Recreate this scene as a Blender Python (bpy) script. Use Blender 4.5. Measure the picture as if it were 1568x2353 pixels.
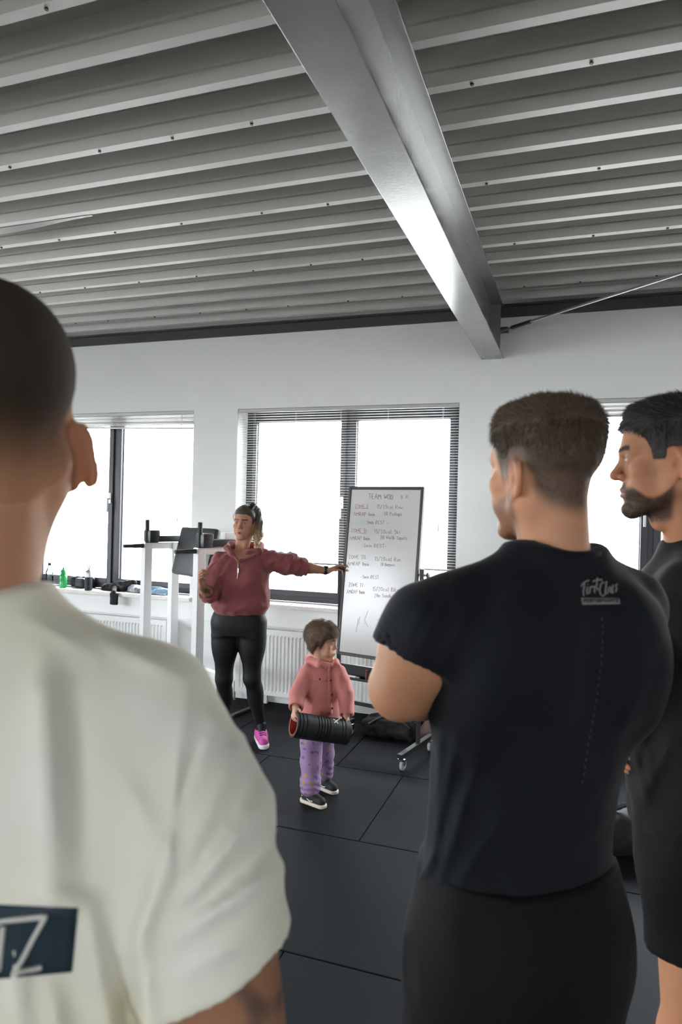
import bpy, bmesh, math, random
import numpy as np
from mathutils import Vector, Matrix
from mathutils.bvhtree import BVHTree

for o in list(bpy.data.objects):
    bpy.data.objects.remove(o)
random.seed(7)
rng = np.random.default_rng(7)
SC = bpy.context.scene
COL = SC.collection

# ------------------------------------------------------------------ camera
FPX = 1573.0
YAW = math.radians(19.1)
ROLL = math.radians(1.4)
CAM = np.array([0.0, 0.0, 1.62])
_F = np.array([-math.sin(YAW), math.cos(YAW), 0.0])
_R0 = np.array([math.cos(YAW), math.sin(YAW), 0.0])
_Z = np.array([0.0, 0.0, 1.0])
_R = _R0 * math.cos(ROLL) + _Z * math.sin(ROLL)
_U = _Z * math.cos(ROLL) - _R0 * math.sin(ROLL)


def W(px, py, z):
    """world point seen at pixel (px, py) of the 1568x2353 frame, z metres in front of the camera"""
    return CAM + z * (_F + (px - 784.0) / FPX * _R + (1176.5 - py) / FPX * _U)


def ray(px, py):
    d = _F + (px - 784.0) / FPX * _R + (1176.5 - py) / FPX * _U
    return d / np.linalg.norm(d)


def WY(px, py, Y):
    d = ray(px, py)
    return CAM + d * ((Y - CAM[1]) / d[1])


def WZ(px, py, Zh):
    d = ray(px, py)
    return CAM + d * ((Zh - CAM[2]) / d[2])


def proj(p):
    d = np.asarray(p, float) - CAM
    z = d @ _F
    return (784 + FPX * (d @ _R) / z, 1176.5 - FPX * (d @ _U) / z, z)


cam_data = bpy.data.cameras.new('camera')
cam = bpy.data.objects.new('camera', cam_data)
COL.objects.link(cam)
cam_data.sensor_fit = 'HORIZONTAL'
cam_data.sensor_width = 36.0
cam_data.lens = 36.0 * FPX / 1568.0
cam_data.clip_start = 0.05
cam_data.clip_end = 300
cam_data.dof.use_dof = True
cam_data.dof.focus_distance = 4.4
cam_data.dof.aperture_fstop = 7.5
_m = Matrix.Identity(4)
for i in range(3):
    _m[i][0] = _R[i]
    _m[i][1] = _U[i]
    _m[i][2] = -_F[i]
    _m[i][3] = CAM[i]
cam.matrix_world = _m
SC.camera = cam

# ------------------------------------------------------------------ light
SC.view_settings.view_transform = 'Standard'
SC.view_settings.look = 'None'
SC.view_settings.gamma = 1.0
SC.view_settings.use_curve_mapping = False
SC.view_settings.exposure = 2.08
SKY_STRENGTH = 7.0
world = bpy.data.worlds.new('overcast_sky')
SC.world = world
world.use_nodes = True
_bg = world.node_tree.nodes['Background']
_bg.inputs['Color'].default_value = (0.93, 0.96, 1.0, 1)
_bg.inputs['Strength'].default_value = SKY_STRENGTH
SC.cycles.max_bounces = 10
SC.cycles.diffuse_bounces = 6
SC.cycles.glossy_bounces = 4
SC.cycles.transparent_max_bounces = 12
SC.cycles.sample_clamp_indirect = 6.0
SC.cycles.caustics_reflective = False
SC.cycles.caustics_refractive = False


def portal(x0, x1, z0, z1, Y, facing):
    """light portal in a window opening: only guides the sky's samples, gives off nothing"""
    l = bpy.data.lights.new('window_portal', 'AREA')
    l.shape = 'RECTANGLE'
    l.size = x1 - x0
    l.size_y = z1 - z0
    l.cycles.is_portal = True
    o = bpy.data.objects.new('window_portal', l)
    COL.objects.link(o)
    o.location = ((x0 + x1) / 2, Y, (z0 + z1) / 2)
    o.rotation_euler = (math.radians(-90 if facing < 0 else 90), 0, 0)
    return o


# ------------------------------------------------------------------ helpers
def empty(name, loc, label=None, cat=None, group=None):
    o = bpy.data.objects.new(name, None)
    o.empty_display_size = 0.1
    COL.objects.link(o)
    o.location = tuple(float(v) for v in loc)
    tag(o, label, cat, group)
    return o


def tag(o, label=None, cat=None, group=None, kind=None):
    if label:
        o['label'] = label
    if cat:
        o['category'] = cat
    if group:
        o['group'] = group
    if kind:
        o['kind'] = kind
    return o


def abs_loc(o):
    p = np.zeros(3)
    while o is not None:
        p = p + np.array(o.location)
        o = o.parent
    return p


def mesh_obj(name, verts, faces, mat=None, parent=None, smooth=False, loc=None, colors=None):
    """verts in world space; the origin goes to loc (default: the parent's origin)"""
    verts = np.asarray(verts, float).reshape(-1, 3)
    pl = abs_loc(parent) if parent is not None else np.zeros(3)
    base = np.array(loc, float) if loc is not None else pl
    me = bpy.data.meshes.new(name)
    me.from_pydata((verts - base).tolist(), [], [list(map(int, f)) for f in faces] if not isinstance(faces, np.ndarray) else faces.tolist())
    if smooth:
        me.polygons.foreach_set('use_smooth', [True] * len(me.polygons))
    if colors is not None:
        ca = me.color_attributes.new('Col', 'FLOAT_COLOR', 'POINT')
        c = np.ones((len(verts), 4), np.float32)
        c[:, :3] = colors
        ca.data.foreach_set('color', c.ravel())
    me.update()
    if mat is not None:
        me.materials.append(mat)
    o = bpy.data.objects.new(name, me)
    COL.objects.link(o)
    if parent is not None:
        o.parent = parent
    o.location = tuple(float(v) for v in (base - pl))
    return o


def copy_obj(o, parent, dloc):
    c = o.copy()
    COL.objects.link(c)
    c.parent = parent
    c.location = Vector(o.location) + Vector(tuple(float(v) for v in dloc))
    return c


def unit(v):
    v = np.asarray(v, float)
    return v / (np.linalg.norm(v) + 1e-12)


def frame_of(d, up=(0, 0, 1)):
    d = unit(d)
    up = np.asarray(up, float)
    if abs(d @ unit(up)) > 0.98:
        up = np.array([1.0, 0, 0]) if abs(d[0]) < 0.9 else np.array([0, 1.0, 0])
    s = unit(np.cross(d, up))
    t = np.cross(s, d)
    return s, t, d


class MB:
    def __init__(self):
        self.v = []
        self.f = []

    def add(self, verts, faces):
        n = len(self.v)
        self.v.extend([tuple(map(float, p)) for p in verts])
        self.f.extend([tuple(int(i) + n for i in f) for f in faces])
        return self

    def box(self, a, b, bev=0.0, M=None):
        """axis aligned (or through the 3x4 frame M) box from a to b with chamfered edges"""
        a = np.minimum(a, b) if False else np.array(a, float)
        b = np.array(b, float)
        lo, hi = np.minimum(a, b), np.maximum(a, b)
        bev = min(bev, 0.49 * float((hi - lo).min()))
        bm = bmesh.new()
        bmesh.ops.create_cube(bm, size=1.0)
        c = (lo + hi) / 2
        for v in bm.verts:
            v.co = Vector(c + np.array(v.co) * (hi - lo))
        if bev > 0:
            bmesh.ops.bevel(bm, geom=list(bm.edges), offset=bev, segments=2, affect='EDGES', profile=0.6)
        bm.verts.index_update()
        vs = [np.array(v.co) for v in bm.verts]
        fs = [[v.index for v in f.verts] for f in bm.faces]
        bm.free()
        if M is not None:
            M = np.asarray(M, float)
            vs = [M[:, :3] @ p + M[:, 3] for p in vs]
        return self.add(vs, fs)

    def bar(self, p, q, w, h, up=(0, 0, 1), bev=0.0):
        """rectangular bar from p to q, w wide (sideways) and h high (along up)"""
        p, q = np.asarray(p, float), np.asarray(q, float)
        s, t, d = frame_of(q - p, up)
        L = np.linalg.norm(q - p)
        M = np.stack([s, d, t, p], 1)
        return self.box((-w / 2, 0, -h / 2), (w / 2, L, h / 2), bev, M)

    def tube(self, pts, r, n=12, cap=True):
        pts = [np.asarray(p, float) for p in pts]
        rs = r if hasattr(r, '__len__') else [r] * len(pts)
        base = len(self.v)
        V, F = [], []
        prev_s = None
        for i, p in enumerate(pts):
            d = unit(pts[min(i + 1, len(pts) - 1)] - pts[max(i - 1, 0)])
            if prev_s is None:
                s, t, d = frame_of(d)
            else:
                s = unit(prev_s - d * (prev_s @ d))
                t = np.cross(s, d)
            prev_s = s
            for k in range(n):
                a = 2 * math.pi * k / n
                V.append(p + rs[i] * (math.cos(a) * s + math.sin(a) * t))
        m = len(pts)
        for i in range(m - 1):
            for k in range(n):
                F.append((i * n + k, i * n + (k + 1) % n, (i + 1) * n + (k + 1) % n, (i + 1) * n + k))
        if cap:
            F.append(tuple(range(n))[::-1])
            F.append(tuple((m - 1) * n + k for k in range(n)))
        return self.add(V, F)

    def lathe(self, c, prof, n=24, axis=(0, 0, 1), cap=True):
        """prof: list of (radius, height along axis)"""
        c = np.asarray(c, float)
        s, t, d = frame_of(axis, (0, 1, 0))
        V, F = [], []
        for (r, h) in prof:
            for k in range(n):
                a = 2 * math.pi * k / n
                V.append(c + d * h + r * (math.cos(a) * s + math.sin(a) * t))
        m = len(prof)
        for i in range(m - 1):
            for k in range(n):
                F.append((i * n + k, i * n + (k + 1) % n, (i + 1) * n + (k + 1) % n, (i + 1) * n + k))
        if cap:
            F.append(tuple(range(n))[::-1])
            F.append(tuple((m - 1) * n + k for k in range(n)))
        return self.add(V, F)

    def build(self, name, mat, parent=None, smooth=False, loc=None):
        o = mesh_obj(name, self.v, self.f, mat, parent, smooth, loc)
        bm = bmesh.new()
        bm.from_mesh(o.data)
        bmesh.ops.recalc_face_normals(bm, faces=bm.faces)
        bm.to_mesh(o.data)
        bm.free()
        if smooth:
            o.data.polygons.foreach_set('use_smooth', [True] * len(o.data.polygons))
            o.data.set_sharp_from_angle(angle=math.radians(38))
        return o


# ------------------------------------------------------------------ materials
def mat(name, color, rough=0.6, metal=0.0, noise=None, bump=None, spec=None, coat=0.0, sheen=0.0, attr=False, subsurf=0.0):
    """procedural principled material. noise=(scale, amount, second_colour); bump=(scale, strength)"""
    m = bpy.data.materials.new(name)
    m.use_nodes = True
    nt = m.node_tree
    b = nt.nodes['Principled BSDF']
    b.inputs['Roughness'].default_value = rough
    b.inputs['Metallic'].default_value = metal
    if spec is not None:
        b.inputs['Specular IOR Level'].default_value = spec
    if coat:
        b.inputs['Coat Weight'].default_value = coat
        b.inputs['Coat Roughness'].default_value = 0.15
    if sheen:
        b.inputs['Sheen Weight'].default_value = sheen
        b.inputs['Sheen Roughness'].default_value = 0.5
    if subsurf:
        b.inputs['Subsurface Weight'].default_value = subsurf
        b.inputs['Subsurface Radius'].default_value = (1.0, 0.35, 0.2)
        b.inputs['Subsurface Scale'].default_value = 0.006
    tc = nt.nodes.new('ShaderNodeTexCoord')
    col_out = None
    if attr:
        at = nt.nodes.new('ShaderNodeVertexColor')
        at.layer_name = 'Col'
        col_out = at.outputs['Color']
    if noise:
        sc, amt, c2 = noise
        n = nt.nodes.new('ShaderNodeTexNoise')
        n.inputs['Scale'].default_value = sc
        n.inputs['Detail'].default_value = 4
        nt.links.new(tc.outputs['Object'], n.inputs['Vector'])
        rp = nt.nodes.new('ShaderNodeMapRange')
        rp.inputs[1].default_value = 0.35
        rp.inputs[2].default_value = 0.65
        rp.inputs[4].default_value = amt
        nt.links.new(n.outputs[0], rp.inputs[0])
        mx = nt.nodes.new('ShaderNodeMix')
        mx.data_type = 'RGBA'
        mx.inputs[6].default_value = (*color, 1)
        if col_out is not None:
            nt.links.new(col_out, mx.inputs[6])
        mx.inputs[7].default_value = (*c2, 1)
        nt.links.new(rp.outputs[0], mx.inputs[0])
        col_out = mx.outputs[2]
    if col_out is not None:
        nt.links.new(col_out, b.inputs['Base Color'])
    else:
        b.inputs['Base Color'].default_value = (*color, 1)
    if bump:
        sc, st = bump
        n = nt.nodes.new('ShaderNodeTexNoise')
        n.inputs['Scale'].default_value = sc
        n.inputs['Detail'].default_value = 3
        nt.links.new(tc.outputs['Object'], n.inputs['Vector'])
        bp = nt.nodes.new('ShaderNodeBump')
        bp.inputs['Strength'].default_value = st
        bp.inputs['Distance'].default_value = 0.002
        nt.links.new(n.outputs[0], bp.inputs['Height'])
        nt.links.new(bp.outputs[0], b.inputs['Normal'])
    return m


def glass_mat(name, tint=(0.96, 0.98, 0.98), gloss=0.12):
    m = bpy.data.materials.new(name)
    m.use_nodes = True
    nt = m.node_tree
    for n in list(nt.nodes):
        nt.nodes.remove(n)
    out = nt.nodes.new('ShaderNodeOutputMaterial')
    tr = nt.nodes.new('ShaderNodeBsdfTransparent')
    tr.inputs[0].default_value = (*tint, 1)
    gl = nt.nodes.new('ShaderNodeBsdfGlossy')
    gl.inputs['Roughness'].default_value = 0.02
    fr = nt.nodes.new('ShaderNodeLayerWeight')
    fr.inputs['Blend'].default_value = gloss
    mx = nt.nodes.new('ShaderNodeMixShader')
    nt.links.new(fr.outputs['Fresnel'], mx.inputs[0])
    nt.links.new(tr.outputs[0], mx.inputs[1])
    nt.links.new(gl.outputs[0], mx.inputs[2])
    nt.links.new(mx.outputs[0], out.inputs[0])
    return m


M_WALL = mat('white_wall_paint', (0.80, 0.80, 0.79), 0.85, noise=(3.0, 0.15, (0.76, 0.76, 0.75)), bump=(220, 0.25))
M_DECK = mat('pale_grey_deck_enamel', (0.45, 0.435, 0.41), 0.48, noise=(1.2, 0.35, (0.41, 0.395, 0.375)), bump=(60, 0.03), spec=1.0)
M_STEEL = mat('grey_beam_paint', (0.20, 0.195, 0.195), 0.24, noise=(9, 0.4, (0.16, 0.155, 0.155)), bump=(60, 0.25), spec=0.9, coat=0.3)
M_DARKSTEEL = mat('dark_steel_angle', (0.05, 0.05, 0.05), 0.45)
M_ROD = mat('galvanised_rod', (0.45, 0.45, 0.45), 0.35, 0.8)
M_FRAME = mat('anthracite_window_frame', (0.035, 0.035, 0.042), 0.45)
M_SEAL = mat('light_aluminium_strip', (0.6, 0.6, 0.6), 0.4, 0.4)
M_GLASS = glass_mat('window_glass')
M_SILL = mat('chipboard_sill_edge', (0.78, 0.74, 0.70), 0.5, noise=(60, 0.5, (0.62, 0.52, 0.44)))
M_SILLTOP = mat('white_sill_laminate', (0.80, 0.79, 0.77), 0.35)
M_WHITEPLASTIC = mat('white_plastic', (0.8, 0.8, 0.8), 0.35)
M_RAD = mat('white_radiator_enamel', (0.78, 0.78, 0.77), 0.35)
M_BLIND = mat('grey_blind_aluminium', (0.62, 0.62, 0.61), 0.45, 0.0)
M_BLINDRAIL = mat('grey_blind_rail', (0.45, 0.44, 0.43), 0.45, 0.2)
M_CORD = mat('white_cord', (0.75, 0.75, 0.73), 0.8)
M_RUBBER = mat('black_rubber_tile', (0.0062, 0.0070, 0.0088), 0.72, noise=(420, 0.6, (0.014, 0.0165, 0.021)), bump=(700, 0.5), spec=0.10)
M_RUBBERBASE = mat('black_rubber_joint', (0.012, 0.012, 0.013), 0.9, noise=(300, 0.4, (0.02, 0.02, 0.02)))
M_BLACK = mat('black_powder_coat', (0.012, 0.012, 0.013), 0.4)
M_SCREW = mat('dark_screw_head', (0.02, 0.02, 0.02), 0.5)
# ------------------------------------------------------------------ room
X0, X1, Y0, Y1, HC = -8.6, 5.2, -6.5, 5.31, 3.20
WT = 0.40          # wall thickness
FY = 5.50          # inner face of the window frames
SILL_H, HEAD_H = 0.83, 2.49
WIN = [(-0.453 + 2.355 * k, -0.453 + 2.355 * k + 1.92) for k in (-3, -2, -1, 0, 1)]


def wall_with_openings(name, Ya, Yb, opens, z0, z1):
    mb = MB()
    xs = X0 - 0.3
    for (a, b) in opens:
        mb.box((xs, Ya, 0), (a, Yb, HC + 0.2))
        mb.box((a, Ya, 0), (b, Yb, z0))
        mb.box((a, Ya, z1), (b, Yb, HC + 0.2))
        xs = b
    mb.box((xs, Ya, 0), (X1 + 0.3, Yb, HC + 0.2))
    bm = bmesh.new()
    me = bpy.data.meshes.new(name)
    me.from_pydata(mb.v, [], mb.f)
    bm.from_mesh(me)
    bmesh.ops.remove_doubles(bm, verts=bm.verts, dist=1e-5)
    bm.to_mesh(me)
    bm.free()
    me.materials.append(M_WALL)
    o = bpy.data.objects.new(name, me)
    COL.objects.link(o)
    return tag(o, kind='structure')


wall_far = wall_with_openings('wall_far', Y1, Y1 + WT, WIN, SILL_H - 0.03, HEAD_H)
NEARWIN = [(-2.6, -0.9), (2.9, 4.9)]
wall_near = wall_with_openings('wall_near', Y0 - WT, Y0, NEARWIN, 0.9, 2.6)
SIDEWIN = [(-5.3, -2.9), (-2.4, 0.0), (0.5, 2.9)]
for nm, xa, xb in (('wall_left', X0 - 0.3, X0), ('wall_right', X1, X1 + 0.3)):
    mb = MB()
    ys = Y0
    sw = SIDEWIN if xa < 0 else []
    for (a, b) in sw:
        mb.box((xa, ys, 0), (xb, a, HC + 0.2)).box((xa, a, 0), (xb, b, 0.9)).box((xa, a, 2.6), (xb, b, HC + 0.2))
        ys = b
    mb.box((xa, ys, 0), (xb, Y1, HC + 0.2))
    tag(mb.build(nm, M_WALL), kind='structure')
    for (a, b) in sw:
        o = portal(a, b, 0.9, 2.6, 0, -1)
        o.location = (xa - .02 if xa < 0 else xb + .02, (a + b) / 2, 1.75)
        o.rotation_euler = (math.radians(90), 0, math.radians(-90 if xa < 0 else 90))
for (a, b) in WIN:
    portal(a, b, SILL_H, HEAD_H, Y1 + WT + 0.02, -1)
for (a, b) in NEARWIN:
    portal(a, b, 0.9, 2.6, Y0 - WT - 0.02, 1)

# floor: a slab with rubber tiles laid in a half-bond
floor = tag(MB().box((X0, Y0, -0.2), (X1, Y1, -0.012)).build('floor', M_RUBBERBASE), kind='structure')
TS = 0.905
tile0 = None
for r in range(-4, 7):
    yb = 4.135 + TS * 1 - TS * r          # far edge of the row
    if yb < -1.2:
        continue
    off = (-1.42 if r % 2 == 0 else -0.985)
    for k in range(-7, 6):
        xa = off + TS * k
        xb = xa + TS
        ya_, yb_ = yb - TS, yb
        if xb < -7.4 or xa > 3.8:
            continue
        if yb_ > Y1:
            yb_ = Y1
        if yb_ - ya_ < 0.05:
            continue
        full = (yb_ == yb)
        if full and tile0 is not None:
            copy_obj(tile0, floor, np.array([xa, ya_, 0]) - t0)
        else:
            o = MB().box((xa + 0.003, ya_ + 0.003, -0.02), (xb - 0.003, yb_ - 0.003, 0.0), 0.004).build(
                'rubber_tile', M_RUBBER, floor, loc=(xa, ya_, 0))
            if full:
                tile0 = o
                t0 = np.array([xa, ya_, 0])

# ceiling: solid roof with trapezoidal steel deck panels under it
ceiling = tag(MB().box((X0 - 0.3, Y0 - WT, HC + 0.13), (X1 + 0.3, Y1 + WT, HC + 0.4)).build('ceiling', M_DECK), kind='structure')
PER = 0.2585
PROF = [(-0.021, 0.0), (0.021, 0.0), (0.033, 0.045), (0.041, 0.049), (0.044, 0.060), (0.055, 0.118), (0.112, 0.118), (0.118, 0.108),
        (0.1400, 0.108), (0.146, 0.118), (0.2035, 0.118), (0.2145, 0.060), (0.2175, 0.049), (0.2255, 0.045)]


def deck_panel(yc, nr):
    pts = []
    for i in range(nr):
        for (y, z) in PROF:
            pts.append((yc + y + i * PER, HC + z))
    pts.append((yc - 0.021 + nr * PER, HC + 0.0))
    pts.append((yc + 0.021 + nr * PER, HC - 0.0012))
    n = len(pts)
    V = [(X0, y, z) for y, z in pts] + [(X1, y, z) for y, z in pts]
    F = [(i, i + 1, n + i + 1, n + i) for i in range(n - 1)]
    return V, F


RIB0 = 1.997 - PER * 33
k = 0
panel0 = None
while RIB0 + PER * k < Y1 - 0.1:
    y = RIB0 + PER * k
    nr = 3
    if y + nr * PER > Y1:
        nr = max(1, int((Y1 - y) / PER))
    if panel0 is None or nr != 3:
        V, F = deck_panel(y, nr)
        o = mesh_obj('deck_panel', V, F, M_DECK, ceiling, loc=(0, y, HC))
        if panel0 is None:
            panel0, py0 = o, y
    else:
        copy_obj(panel0, ceiling, (0, y - py0, 0))
    k += nr
# screws along the overlaps
mb = MB()
for kk in range(14, 46, 3):
    y = RIB0 + PER * kk
    for xx in np.arange(X0 + 0.2, X1, 0.42):
        if y < 0.8 or y > Y1 - 0.05:
            continue
        mb.lathe((xx + rng.uniform(-.06, .06), y, HC), [(0.007, -0.006), (0.007, -0.001)], 6)
    for xx in np.arange(X0 + 0.45, X1, 0.9):
        yy = y + 1.5 * PER + 0.03
        if 2.5 < yy < Y1 - 0.1:
            mb.lathe((xx + rng.uniform(-.1, .1), yy, HC + 0.118), [(0.006, -0.006), (0.006, -0.001)], 6)
tag(mb.build('deck_screws', M_SCREW, ceiling), kind='stuff')
# a lifted sheet edge
mb = MB()
yl = RIB0 + PER * 37
pts = []
for i in range(14):
    t = i / 13
    x = WZ(205, 490, HC)[0] - 0.9 * t
    pts.append((x, yl + 0.02 + 0.0, HC - 0.003 - 0.0, yl + 0.035 + 0.045 * t, HC - 0.004 - 0.018 * t + 0.003 * math.sin(9 * t)))
V = [(p[0], p[1], p[2]) for p in pts] + [(p[0], p[3], p[4]) for p in pts]
mb.add(V, [(i, i + 1, 14 + i + 1, 14 + i) for i in range(13)])
mb.build('lifted_sheet_edge', M_DECK, ceiling)

# wall angle under the deck
tag(MB().box((X0, Y1 - 0.012, HC - 0.075), (X1, Y1 - 0.001, HC + 0.01)).box((X0, Y1 - 0.06, HC + 0.0), (X1, Y1 - 0.001, HC + 0.012)).build('trim_1', M_DARKSTEEL), kind='structure')

# steel I-beam
BX, BW, BH, BZ = -0.645, 0.165, 0.375, 2.815
beam = empty('roof_beam', (BX, 0, BZ), 'grey painted steel beam crossing the corrugated ceiling', 'beam')
MB().box((BX - BW / 2, Y0, BZ), (BX + BW / 2, Y1 - 0.002, BZ + 0.014), 0.002).build('lower_flange', M_STEEL, beam)
MB().box((BX - BW / 2, Y0, HC - 0.016), (BX + BW / 2, Y1 - 0.002, HC - 0.002), 0.002).build('upper_flange', M_STEEL, beam)
MB().box((BX - 0.005, Y0, BZ + 0.013), (BX + 0.005, Y1 - 0.002, HC - 0.014)).build('web', M_STEEL, beam)
MB().box((BX + 0.004, Y1 - 0.16, BZ + 0.013), (BX + BW / 2 - 0.01, Y1 - 0.15, HC - 0.014)).build('stiffener', M_STEEL, beam)
MB().box((BX + 0.005, Y1 - 0.10, HC - 0.2), (BX + 0.12, Y1 - 0.03, HC - 0.17)).build('gusset', M_DARKSTEEL, beam)

beam2 = empty('roof_beam', (BX + 5.0, 0, BZ), 'grey steel roof beam out to the side at the far end of the tie rod', 'beam')
MB().box((BX + 5 - BW / 2, Y0, BZ), (BX + 5 + BW / 2, Y1 - 0.002, BZ + 0.014), 0.002).build('lower_flange', M_STEEL, beam2)
MB().box((BX + 5 - BW / 2, Y0, HC - 0.016), (BX + 5 + BW / 2, Y1 - 0.002, HC - 0.002), 0.002).build('upper_flange', M_STEEL, beam2)
MB().box((BX + 5 - 0.005, Y0, BZ + 0.013), (BX + 5 + 0.005, Y1 - 0.002, HC - 0.014)).build('web', M_STEEL, beam2)

rod = empty('brace_rod', (BX + 0.06, Y1 - 0.07, 3.02), 'thin diagonal steel tie rod under the ceiling beside the beam', 'tie rod')
ra, rb = np.array([BX + 0.06, Y1 - 0.09, 3.00]), W(1568, 627, 3.93)
rdir = unit(rb - ra)
MB().tube([ra, ra + rdir * 5.6], 0.009, 10).build('bar', M_ROD, rod, True)
MB().tube([ra + rdir * 0.12, ra + rdir * 0.30], 0.015, 8).build('turnbuckle', M_DARKSTEEL, rod, True)

# baseboard trunking and the line of the wall panel below the sills
tag(MB().box((X0, Y1 - 0.025, 0), (X1, Y1 + 0.001, 0.09), 0.004).build('baseboard_far', M_WALL), kind='structure')
tag(MB().box((X0, Y1 - 0.012, 0.632), (X1, Y1 + 0.001, 0.645), 0.002).build('trim_2', M_WHITEPLASTIC), kind='structure')


# windows
def window(n, a, b):
    r = tag(empty('window_%d' % n, ((a + b) / 2, FY, SILL_H)), kind='structure')
    w, yf, yb = 0.06, FY, FY + 0.07
    m = (a + b) / 2
    z0, z1 = SILL_H + 0.002, HEAD_H
    mb = MB()
    mb.box((a, yf, z0), (a + w, yb, z1), 0.004).box((b - w, yf, z0), (b, yb, z1), 0.004)
    mb.box((a + w, yf, z1 - w), (b - w, yb, z1), 0.004).box((a + w, yf, z0), (b - w, yb, z0 + w), 0.004)
    mb.box((m - 0.03, yf, z0 + w), (m + 0.03, yb, z1 - w), 0.004)
    mb.build('window_frame', M_FRAME, r)
    for (p, q) in ((a + w - 0.012, m - 0.018), (m + 0.018, b - w + 0.012)):
        mb = MB()
        s = 0.05
        ya, yc = yf - 0.016, yb - 0.02
        zz0, zz1 = z0 + w - 0.012, z1 - w + 0.012
        mb.box((p, ya, zz0), (p + s, yc, zz1), 0.005).box((q - s, ya, zz0), (q, yc, zz1), 0.005)
        mb.box((p + s, ya, zz1 - s), (q - s, yc, zz1), 0.005).box((p + s, ya, zz0), (q - s, yc, zz0 + s), 0.005)
        sash = mb.build('sash', M_FRAME, r)
        MB().box((p + s, yc - 0.012, zz0 + s), (q - s, yc - 0.008, zz1 - s)).build('pane', M_GLASS, sash)
        mb = MB()
        mb.box((p + s, yc - 0.03, zz0 + s), (p + s + 0.008, yc - 0.008, zz1 - s)).box((q - s - 0.008, yc - 0.03, zz0 + s), (q - s, yc - 0.008, zz1 - s))
        mb.build('glazing_bead', M_SEAL, sash)
    hz = z0 + 0.62 * (z1 - z0) - 0.17
    mb = MB()
    hx = m - 0.045
    mb.box((hx - 0.014, yf - 0.028, hz - 0.04), (hx + 0.014, yf - 0.015, hz + 0.06), 0.006)
    mb.tube([(hx, yf - 0.02, hz), (hx, yf - 0.055, hz)], 0.009, 10)
    mb.box((hx - 0.009, yf - 0.066, hz - 0.125), (hx + 0.009, yf - 0.05, hz + 0.012), 0.005)
    mb.build('handle', M_WHITEPLASTIC, r, True)
    sl = MB().box((a - 0.03, Y1 - 0.055, SILL_H - 0.03), (b + 0.03, Y1 - 0.051, SILL_H)).build('sill_edge', M_SILL, r)
    mb = MB().box((a - 0.03, Y1 - 0.0515, SILL_H - 0.03), (b + 0.03, Y1 - 0.001, SILL_H), 0.001)
    mb.box((a + 0.001, Y1 - 0.002, SILL_H - 0.029), (b - 0.001, FY + 0.01, SILL_H), 0.0)
    mb.build('window_sill', M_SILLTOP, r)
    return r


for i, (a, b) in enumerate(WIN):
    window(i + 1, a, b)
for i, (a, b) in enumerate(NEARWIN):
    r = tag(empty('window_%d' % (i + 6), ((a + b) / 2, Y0 - 0.2, 0.9)), kind='structure')
    mb = MB()
    for (p, q, s, t) in ((a, a + .07, .9, 2.6), (b - .07, b, .9, 2.6), ((a + b) / 2 - .04, (a + b) / 2 + .04, .97, 2.53), (a + .07, b - .07, .9, .97), (a + .07, b - .07, 2.53, 2.6)):
        mb.box((p, Y0 - .25, s), (q, Y0 - .18, t), 0.004)
    mb.build('window_frame', M_FRAME, r)
    MB().box((a + .07, Y0 - .22, .97), ((a + b) / 2 - .04, Y0 - .216, 2.53)).build('pane', M_GLASS, r)
    MB().box(((a + b) / 2 + .04, Y0 - .22, .97), (b - .07, Y0 - .216, 2.53)).build('pane', M_GLASS, r)


n_ = 6 + len(NEARWIN)
for xa in (X0 - .17,):
    for (a, b) in SIDEWIN:
        r = tag(empty('window_%d' % n_, (xa, (a + b) / 2, 0.9)), kind='structure')
        n_ += 1
        mb = MB()
        m_ = (a + b) / 2
        for (p, q, s, t) in ((a, a + .07, .9, 2.6), (b - .07, b, .9, 2.6), (m_ - .04, m_ + .04, .97, 2.53), (a + .07, b - .07, .9, .97), (a + .07, b - .07, 2.53, 2.6)):
            mb.box((xa - .035, p, s), (xa + .035, q, t), 0.004)
        mb.build('window_frame', M_FRAME, r)
        MB().box((xa - .002, a + .07, .97), (xa + .002, m_ - .04, 2.53)).build('pane', M_GLASS, r)
        MB().box((xa - .002, m_ + .04, .97), (xa + .002, b - .07, 2.53)).build('pane', M_GLASS, r)


# blinds
def slat_mesh(L):
    V, F = [], []
    n = 5
    for i in range(n):
        t = i / (n - 1) - 0.5
        y, z = 0.025 * t, 0.0022 * (1 - 4 * t * t)
        V += [(-L / 2, y, z), (L / 2, y, z)]
    F = [(2 * i, 2 * i + 1, 2 * i + 3, 2 * i + 2) for i in range(n - 1)]
    m = len(V)
    V += [(x, y, z - 0.0006) for (x, y, z) in V]
    F += [(m + 2 * i + 2, m + 2 * i + 3, m + 2 * i + 1, m + 2 * i) for i in range(n - 1)]
    F += [(0, 1, m + 1, m), (2 * n - 2, 2 * n - 1, m + 2 * n - 1, m + 2 * n - 2)]
    return V, F


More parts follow.
